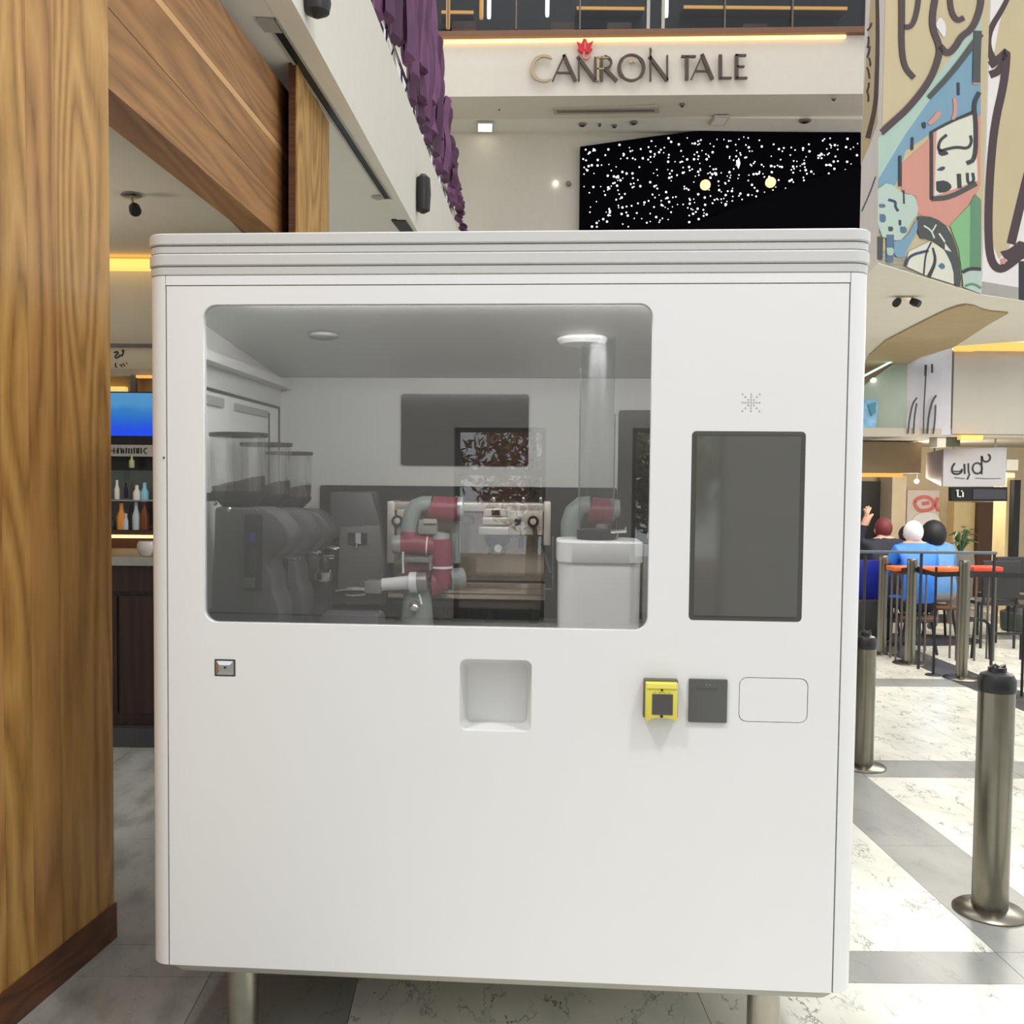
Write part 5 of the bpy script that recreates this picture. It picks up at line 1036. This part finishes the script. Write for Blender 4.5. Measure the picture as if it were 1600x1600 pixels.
# ================================================================== right concourse
# steel bollards
bol_steel = mat('bollard_steel', (132, 128, 116), .26, 1.0, var=.05, scale=20); cap_b = mat('cap_black', (26, 26, 28), .35)
def bollard(px, py, py_top, r, rb, label, near=False):
    c = at_z(px, py, 0); top = P(px, py_top, c.y).z
    t = thing('steel_bollard', label, 'bollard', c, group='steel queue bollards')
    MB().lathe([(rb, .0), (rb, .006), (rb * .93, .014), (r * 1.25, .02), (r * 1.05, .024)], c, n=36).build('base_plate', bol_steel, t, c, smooth=True)
    hc = .105 if near else .05
    MB().lathe([(r, .02), (r, top - hc)], c, n=32).build('post', bol_steel, t, c, smooth=True)
    if near:
        cp = MB().lathe([(r * 1.03, top - hc), (r * 1.05, top - hc + .01), (r * 1.05, top - hc + .045), (r * .88, top - hc + .068), (r * .52, top - hc + .078), (r * .5, top - hc + .095)], c, n=32).build('cap', cap_b, t, c, smooth=True)
        MB().tube([c + Vector((-r * .4, 0, top - .012)), c + Vector((-r * .2, -.01, top)), c + Vector((r * .1, 0, top - .012)), c + Vector((r * .45, .0, top - .002)), c + Vector((r * .4, 0, top - .02))], .006, 8).build('belt_clip', mat('clip_grey', (80, 80, 82), .3, .5), cp, c, smooth=True)
    else:
        MB().lathe([(r * 1.02, top - hc), (r * 1.04, top - .01), (r * .9, top)], c, n=24).build('cap', bol_steel, t, c, smooth=True)
    return c, top
B0 = bollard(1546, 1424, 1038, .066, .135, 'nearest steel bollard with black cap and belt clip', True)
B1 = bollard(1347, 1198, 985, .062, .135, 'steel bollard half hidden by the right kiosk edge, black capped', True)
B2 = bollard(1502, 1060, 875, .046, .15, 'bare steel bollard behind the nearest one, on the dark floor band')
B3 = bollard(1421, 1037, 873, .046, .15, 'bare steel bollard, middle of the far row of three')
B4 = bollard(1377, 1022, 868, .044, .15, 'bare steel bollard, furthest left of the far row of three')
belt = mat('belt_black', (30, 28, 30), .6)
for (A, za, B_, zb2, lab) in ((B3, .1, B2, .12, 'black queue belt between middle and right far bollards'), (B4, .1, B3, .1, 'black queue belt between the two left far bollards')):
    a = A[0] + Vector((.05, 0, A[1] - za)); b = B_[0] + Vector((-.05, 0, B_[1] - zb2)); m_ = (a + b) / 2
    t = thing('queue_belt', lab, 'belt', m_, group='queue belts')
    for k in (0, 1):
        mb = MB(); mb.loft([[p + Vector((0, 0, -.02 - .0)), p + Vector((.004, .004, -.02)), p + Vector((.004, .004, .02)), p + Vector((0, 0, .02))] for p in (a, m_ + Vector((0, 0, -.03)), b)])
        if k == 0: mb.build('belt', belt, t, m_)
    MB().box(a.x - .02, a.x + .02, a.y - .02, a.y + .02, a.z - .03, a.z + .03).build('buckle', dark, t, m_)
a = B2[0] + Vector((.05, 0, B2[1] - .12)); b = a + Vector((1.6, .2, 0.0))
t = thing('queue_belt', 'black queue belt running right from the right far bollard', 'belt', (a + b) / 2, group='queue belts')
MB().loft([[p + Vector((0, 0, -.022)), p + Vector((.004, .004, -.022)), p + Vector((.004, .004, .022)), p + Vector((0, 0, .022))] for p in (a, (a + b) / 2 + Vector((0, 0, -.03)), b)]).build('belt', belt, t, (a + b) / 2)
MB().box(a.x - .02, a.x + .02, a.y - .02, a.y + .02, a.z - .03, a.z + .03).build('buckle', dark, t, (a + b) / 2)
# thin black poles
for px, py, pyt, lab in ((1458, 1055, 886, 'thin black pole between the middle and right far bollards'), (1596, 1090, 950, 'thin black pole at the right edge behind the near bollard')):
    c = at_z(px, py, 0); zt_ = P(px, pyt, c.y).z
    t = thing('thin_pole', lab, 'pole', c)
    MB().lathe([(.07, 0), (.06, .01), (.012, .014)], c, n=18).build('foot', dark, t, c, smooth=True); MB().tube([c, c + Vector((0, 0, zt_))], .011, 8).build('rod', black, t, c, smooth=True)
# bent black hoop rail
c = at_z(1547, 1030, 0); y_ = c.y
t = thing('hoop_rail', 'bent black hoop rail with a low cross bar behind the near bollard', 'rail', c)
pts = [Vector((c.x, y_, 0)), P(1547, 985, y_), P(1545, 976, y_), P(1539, 970, y_), P(1524, 967, y_)]
MB().tube([Vector((c.x, y_, 0))] + pts[1:], .016, 10).build('hoop', black, t, c, smooth=True)
MB().tube([P(1548, 990, y_), P(1596, 990, y_)], .014, 8).build('cross_bar', black, t, c, smooth=True); MB().tube([P(1524, 967, y_), Vector((P(1524, 967, y_).x, y_ + .05, 0))], .014, 8).build('rear_leg', black, t, c, smooth=True); MB().tube([P(1596, 990, y_), Vector((P(1596, 990, y_).x, y_, 0))], .014, 8).build('end_leg', black, t, c, smooth=True)
# waste bin, blue banner
c = at_z(1592, 985, 0); t = thing('waste_bin', 'dark green waste bin at the right edge behind the hoop rail', 'bin', c)
MB().lathe([(.17, 0), (.19, .02), (.2, .2), (.19, .22)], c, n=24).build('bin_body', mat('bin_green', (58, 66, 58), .5), t, c, smooth=True); MB().lathe([(.15, .22), (.13, .27), (.05, .3)], c, n=20).build('bin_lid', dark, t, c, smooth=True)
c = at_z(1350, 1008, 0); t = thing('blue_banner', 'royal blue banner panel on a dark foot beside the kiosk edge', 'banner', c)
a = P(1330, 875, c.y); b = P(1373, 936, c.y)
MB().box(a.x, b.x, c.y, c.y + .04, b.z, a.z).build('panel', mat('royal_blue', (14, 24, 128), .5), t, c, bevel=.005); MB().box(a.x + .02, b.x - .02, c.y - .1, c.y + .15, 0, b.z - .005).build('foot_box', mat('foot_dark', (44, 44, 46), .5), t, c, bevel=.01)
# dark floor mats
for px, py, rx, ry, lab in ((1420, 1000, .75, .36, 'dark oval mat behind the far bollards, nearer one'), (1410, 966, .95, .4, 'dark oval mat behind the far bollards, further one')):
    c = at_z(px, py, 0.0)
    t = thing('floor_mat', lab, 'mat', c)
    pts = [(c.x + rx * math.cos(2 * math.pi * k / 28), c.y + ry * math.sin(2 * math.pi * k / 28), .001) for k in range(28)]
    MB().prism(pts, (0, 0, .012)).build('mat_body', mat('mat_charcoal', (52, 50, 56), .7), t, c)
    MB().prism([(c.x + (x - c.x) * .9, c.y + (y - c.y) * .86, .013) for x, y, _ in pts], (0, 0, .004)).build('mat_pile', mat('mat_dark', (40, 38, 46), .9), t, c)
# orange topped tables
org = mat('table_orange', (226, 104, 40), .4, var=.12, scale=14); org2 = mat('table_red', (214, 66, 40), .4, var=.12, scale=14)
for px, py, y, w_, mm, lab in ((1407, 888, 9.1, .2, org, 'small orange table between the left far bollards'), (1468, 889, 9.1, .4, org, 'wide orange table behind the middle far bollard'), (1536, 888, 9.1, .28, org2, 'red orange table right of the far bollards')):
    c = P(px, py, y); zt_ = c.z; c = Vector((c.x, c.y, 0))
    t = thing('orange_table', lab, 'table', c, group='orange cafe tables')
    MB().box(c.x - w_ / 2, c.x + w_ / 2, y - .1, y + .1, zt_ - .02, zt_ + .02).build('table_top', mm, t, c, bevel=.008)
    MB().box(c.x - w_ / 2 + .03, c.x + w_ / 2 - .03, y - .08, y + .08, zt_ - .05, zt_ - .021).build('apron', mat('apron_brown', (92, 52, 34), .5), t, c)
    for dx in (-1, 1):
        for dy in (-.06, .06): MB().tube([(c.x + dx * (w_ / 2 - .05), y + dy, 0), (c.x + dx * (w_ / 2 - .05), y + dy, zt_ - .05)], .01, 8).build('leg', mat('leg_grey', (110, 104, 96), .4, .5), t, c)
# long grey barrier rail in front of the people
a = P(1340, 862, 8.62); b = P(1556, 860, 8.62); t = thing('barrier_rail', 'long thin grey rail before the seated people', 'rail', Vector(((a.x + b.x) / 2, 8.62, 0))); c = t.location
MB().box(a.x, b.x, 8.59, 8.65, a.z - .012, a.z + .012).build('top_rail', mat('rail_slate', (96, 108, 120), .4, .3), t, c, bevel=.004)
for px in (1352, 1440, 1554):
    p = P(px, 862, 8.62); MB().tube([(p.x, 8.62, 0), (p.x, 8.62, a.z)], .014, 8).build('rail_post', dark, t, c)
# planter and dark chairs right of people
c = P(1500, 866, 11.4); c = Vector((c.x, c.y, 0)); t = thing('potted_plant', 'small leafy plant right of the seated people', 'plant', c); zz_ = P(1500, 866, 11.4).z
MB().lathe([(.12, 0), (.16, zz_ - .1), (.15, zz_)], c, n=18).build('pot', mat('pot_grey', (120, 110, 100), .6), t, c, smooth=True)
random.seed(5)
for k in range(16):
    a_ = random.uniform(0, 6.28); r_ = random.uniform(.06, .16); h_ = random.uniform(.12, .3)
    p0 = c + Vector((0, 0, zz_)); p1 = p0 + Vector((math.cos(a_) * r_ * .6, math.sin(a_) * r_ * .6, h_)); p2 = p0 + Vector((math.cos(a_) * r_ * 1.4, math.sin(a_) * r_ * 1.4, h_ * .8))
    MB().tube([p0, p1, p2], [.006, .022, .003], 5).build('leaf', mat('leaf_green', (70, 96, 60), .5), t, c, smooth=True)
for px, y, lab in ((1548, 9.9, 'dark cafe chair with rounded back right of the plant'), (1568, 10.4, 'dark cafe chair near the brown recess')):
    c = Vector((P(px, 880, y).x, y, 0)); t = thing('cafe_chair', lab, 'chair', c, group='dark cafe chairs')
    MB().box(c.x - .2, c.x + .2, y - .2, y + .2, .44, .48).build('seat', dark, t, c, bevel=.01); MB().box(c.x - .19, c.x + .19, y - .22, y - .18, .52, .9).build('backrest', dark, t, c, bevel=.015)
    for dx in (-.17, .17):
        for dy in (-.17, .17): MB().tube([(c.x + dx, y + dy, 0), (c.x + dx, y + dy, .45)], .015, 6).build('leg', dark, t, c)
        MB().tube([(c.x + dx, y - .2, .45), (c.x + dx, y - .2, .6)], .015, 6).build('back_post', dark, t, c)

# ---------------------------------------------------------------- seated people seen from behind
def person(c, label, joints, edges, rad, jacket, trousers, skin_z, hair_col, hair, hip=.5, cloth2=None):
    me = bpy.data.meshes.new('body'); keys = list(joints); idx = {k: i for i, k in enumerate(keys)}
    me.from_pydata([joints[k] for k in keys], [(idx[a], idx[b]) for a, b in edges], []); me.update()
    o = bpy.data.objects.new('body_tmp', me); COL.objects.link(o)
    o.modifiers.new('skin', 'SKIN'); sv = me.skin_vertices[0].data
    for k in keys: r = rad[k]; sv[idx[k]].radius = r if isinstance(r, tuple) else (r, r)
    sv[idx['pelvis']].use_root = True
    s_ = o.modifiers.new('sub', 'SUBSURF'); s_.levels = 2
    dg_ = bpy.context.evaluated_depsgraph_get(); ev = o.evaluated_get(dg_); m2 = bpy.data.meshes.new_from_object(ev)
    bpy.data.objects.remove(o)
    m2.materials.clear()
    for m in (jacket, trousers, mat('skin', (206, 160, 136), .55)): m2.materials.append(m)
    hands = [Vector(joints[k]) for k in keys if k.startswith('hand') or k.startswith('finger')]
    for p in m2.polygons:
        ctr = p.center; mi = 0
        if ctr.z < hip + .06 and ctr.y > joints['pelvis'][1] - .3 and ctr.z < hip + .02: mi = 1
        if ctr.z > skin_z and abs(ctr.x - joints['head'][0]) < .13 and (ctr - Vector(joints['head'])).length < .2: mi = 2
        if any((ctr - h).length < .075 for h in hands): mi = 2
        p.material_index = mi; p.use_smooth = True
    t = thing('person', label, 'person', c)
    b = bpy.data.objects.new('body', m2); COL.objects.link(b); b.parent = t
    h = Vector(joints['head']) + Vector(hair[1]); sx, sy, sz = hair[0]
    mb = MB(); rg = []
    for i in range(9):
        th = math.pi * (.02 + .72 * i / 8)
        rg.append([(h.x + sx * math.sin(th) * math.cos(2 * math.pi * k / 16), h.y + sy * math.sin(th) * math.sin(2 * math.pi * k / 16), h.z + sz * math.cos(th)) for k in range(16)])
    mb.loft(rg).build('hair', hair_col, t, smooth=True)
    # face: nose and ears on the far side
    hd = Vector(joints['head'])
    for k in (-1, 1): MB().lathe([(.004, -.03), (.016, 0), (.004, .03)], hd + Vector((k * .082, .01, -.01)), n=8).build('ear', mat('skin', (206, 160, 136), .55), t, smooth=True)
    return t
def seated(px, py_head, y, label, jacket, trousers, hair_col, lean=.0, arm_up=False, hair=((.092, .105, .115), (0, -.008, .02)), stool_lab='', side=0.0, mid=None):
    hp = P(px, py_head, y); c = Vector((hp.x, y, 0)); H = hp.z
    sh = H - .24; hip = .5
    J = dict(pelvis=(0, 0, hip), waist=(side * .3, .02 + lean * .3, hip + (sh - hip) * .4), chest=(side * .7, .04 + lean * .8, sh - .06), neck=(side, .06 + lean, sh + .06), head=(side, .08 + lean, H - .1), crown=(side, .08 + lean, H - .03),
             hipL=(-.09, .03, hip - .02), kneeL=(-.13, .42, .47), ankL=(-.13, .4, .09), toeL=(-.13, .52, .05), hipR=(.09, .03, hip - .02), kneeR=(.13, .42, .47), ankR=(.13, .4, .09), toeR=(.13, .52, .05),
             shL=(side - .17, .05 + lean * .9, sh - .02), elL=(side - .24, .12 + lean, sh - .26), handL=(side - .14, .36 + lean, sh - .3), fingerL=(side - .11, .44 + lean, sh - .3),
             shR=(side + .17, .05 + lean * .9, sh - .02), elR=(side + .24, .12 + lean, sh - .26), handR=(side + .14, .36 + lean, sh - .3), fingerR=(side + .11, .44 + lean, sh - .3))
    if arm_up:
        J['elL'] = (side - .26, .08, sh + .0); J['handL'] = (side - .2, .06, H + .02); J['fingerL'] = (side - .19, .055, H + .075)
        for q_, (dx_, hh_) in enumerate(((-.034, .135), (-.012, .16), (.012, .165), (.034, .15))): J['finger_tip_%d' % q_] = (side - .19 + dx_ * 1.3, .04 + .008 * q_, H + hh_)
        J['finger_thumb'] = (side - .12, .05, H + .075)
    E_ = [('pelvis', 'waist'), ('waist', 'chest'), ('chest', 'neck'), ('neck', 'head'), ('head', 'crown')]
    for s in 'LR': E_ += [('pelvis', 'hip' + s), ('hip' + s, 'knee' + s), ('knee' + s, 'ank' + s), ('ank' + s, 'toe' + s), ('chest', 'sh' + s), ('sh' + s, 'el' + s), ('el' + s, 'hand' + s), ('hand' + s, 'finger' + s)]
    if arm_up: E_ += [('fingerL', 'finger_tip_%d' % q_) for q_ in range(4)] + [('handL', 'finger_thumb')]
    rd_ = dict(pelvis=(.17, .13), waist=(.155, .12), chest=(.17, .13), neck=.055, head=(.085, .1), crown=(.06, .07))
    for s in 'LR': rd_.update({'hip' + s: .095, 'knee' + s: .065, 'ank' + s: .045, 'toe' + s: .04, 'sh' + s: .07, 'el' + s: .055, 'hand' + s: .038, 'finger' + s: .022})
    if arm_up:
        rd_['fingerL'] = (.036, .018); rd_['finger_thumb'] = .011
        for q_ in range(4): rd_['finger_tip_%d' % q_] = .0095
    person(c, label, J, E_, rd_, jacket, trousers, sh + .05, hair_col, hair)
    t = thing('stool', stool_lab, 'stool', c, group='stools under the seated people')
    MB().lathe([(.17, .33), (.18, .34), (.18, .355), (.16, .36)], c, n=24).build('seat', mat('stool_brown', (96, 66, 44), .5), t, c, smooth=True)
    for k in range(4):
        a_ = math.pi / 4 + k * math.pi / 2; MB().tube([c + Vector((math.cos(a_) * .18, math.sin(a_) * .18, 0)), c + Vector((math.cos(a_) * .12, math.sin(a_) * .12, .33))], .014, 8).build('leg', dark, t, c)
navy = mat('jacket_navy', (28, 30, 46), .7); sky = mat('jacket_blue', (44, 120, 226), .5, var=.25, scale=6); denim = mat('jacket_denim', (92, 142, 196), .7, var=.1); jean = mat('trousers_dark', (34, 36, 48), .8); greyt = mat('trousers_grey', (140, 138, 136), .8)
seated(1385, 814, 10.5, 'seated person with red hair and dark navy jacket raising one hand', navy, jean, mat('hair_red', (112, 40, 44), .6), 0, True, stool_lab='brown stool under the red haired person')
seated(1440, 820, 9.45, 'seated person in bright blue jacket with pale headwear', sky, jean, mat('cap_white', (222, 222, 226), .6), .1, stool_lab='brown stool under the person in bright blue')
seated(1473, 822, 10.3, 'seated person with black hair and pale denim jacket bending forward', denim, greyt, mat('hair_black', (22, 20, 26), .6), .14, hair=((.13, .14, .16), (0, -.02, .0)), stool_lab='brown stool under the black haired person')
seated(1424, 826, 11.6, 'seated person in dark plum top behind the bright blue jacket', mat('jacket_plum', (60, 40, 58), .7), jean, mat('hair_brown', (44, 30, 30), .6), .05, stool_lab='brown stool of the person in dark plum')

# ================================================================== glazed front behind the photographer, seen in the kiosk glass
YR = -6.0
rw = mat('rear_wall', (176, 174, 168), .7, var=.03)
def refl_x(px, py):
    p = at_plane(px, py, KO, kv); d = (p - EYE); d = d - kv * (2 * d.dot(kv)); k = (YR - p.y) / d.y; q = p + d * k; return q
dA0 = refl_x(708, 800).x; dA1 = refl_x(852, 800).x; dB0 = refl_x(987, 800).x; dB1 = refl_x(1132, 800).x; dz = refl_x(850, 668).z
lo1, hi1 = sorted((dA0, dA1)); lo2, hi2 = sorted((dB0, dB1))
segs = [(-9, lo1), (hi1, lo2), (hi2, 12)]
mb = MB()
for a, b in segs: mb.box(a, b, YR - .25, YR, 0, 5.2)
mb.box(lo1, hi1, YR - .25, YR, dz, 5.2); mb.box(lo2, hi2, YR - .25, YR, dz, 5.2)
struct(mb.build('wall_front', rw), 'grey entrance wall behind the photographer')
fm = mat('door_frame_dark', (104, 104, 100), .5)
for i, (a, b) in enumerate(((lo1, hi1), (lo2, hi2))):
    zm = refl_x(1000, 740).z
    d = struct(MB().box(a, a + .05, YR - .2, YR - .1, 0, dz).box(b - .05, b, YR - .2, YR - .1, 0, dz).box(a + .05, b - .05, YR - .2, YR - .1, dz - .05, dz).box(a + .05, b - .05, YR - .2, YR - .1, zm - .035, zm + .035).box(a + .05, b - .05, YR - .2, YR - .1, 0, .12).build('door_%d' % (3 + i), fm), 'glazed entrance door behind the photographer')
    for z0_, z1_ in ((.12, zm - .035), (zm + .035, dz - .05)): MB().box(a + .05, b - .05, YR - .16, YR - .15, z0_, z1_).build('pane', clear, d)
struct(MB().box(-12, 15, -16, YR - .25, -.2, -.01).build('floor_outside', mat('paving_tan', (170, 150, 130), .8)), 'paving outside the entrance')
random.seed(21)
lg_ = [mat('foliage_%d' % i, c_, .6, var=.2) for i, c_ in enumerate(((150, 160, 110), (172, 178, 124), (192, 150, 118)))]
for i, (x, y, h, r) in enumerate(((lo1 - 1.3, -9.0, 3.4, 1.05), ((lo1 + hi1) / 2, -11.4, 3.8, 1.2), ((hi1 + lo2) / 2, -9.0, 3.2, .95), ((lo2 + hi2) / 2 + .2, -11.4, 3.6, 1.1), (hi2 + 1.3, -9.0, 3.6, 1.05))):
    t = thing('street_tree', ['leafy tree reflected left of the first door', 'brownish tree reflected in the first door', 'leafy tree between the reflected doors', 'leafy tree reflected in the second door', 'leafy tree right of the reflected second door'][i], 'tree', (x, y, 0), group='trees outside the entrance')
    MB().tube([(x, y, 0), (x + .05, y, h * .4), (x, y + .05, h * .7)], [.11, .09, .04], 8).build('trunk', mat('bark', (92, 72, 56), .8), t, (x, y, 0), smooth=True)
    mb = MB(); vs_ = []; fs_ = []
    for k in range(1500):
        th = random.uniform(0, 6.283); u = random.uniform(-1, 1); rr_ = r * random.uniform(.25, 1) ** .6
        p = Vector((x + rr_ * math.sqrt(1 - u * u) * math.cos(th), y + rr_ * math.sqrt(1 - u * u) * math.sin(th), h * .52 + rr_ * u * 1.1))
        a_ = Vector((random.gauss(0, 1), random.gauss(0, 1), random.gauss(0, 1))).normalized(); b_ = a_.orthogonal().normalized()
        n0 = len(vs_); vs_ += [p - a_ * .1, p + b_ * .04, p + a_ * .1, p - b_ * .04]; fs_.append((n0, n0 + 1, n0 + 2, n0 + 3))
    mb.add(vs_, fs_); o = mb.build('foliage', lg_[2 if i == 1 else i % 2], t, (x, y, 0)); o['kind'] = 'stuff'
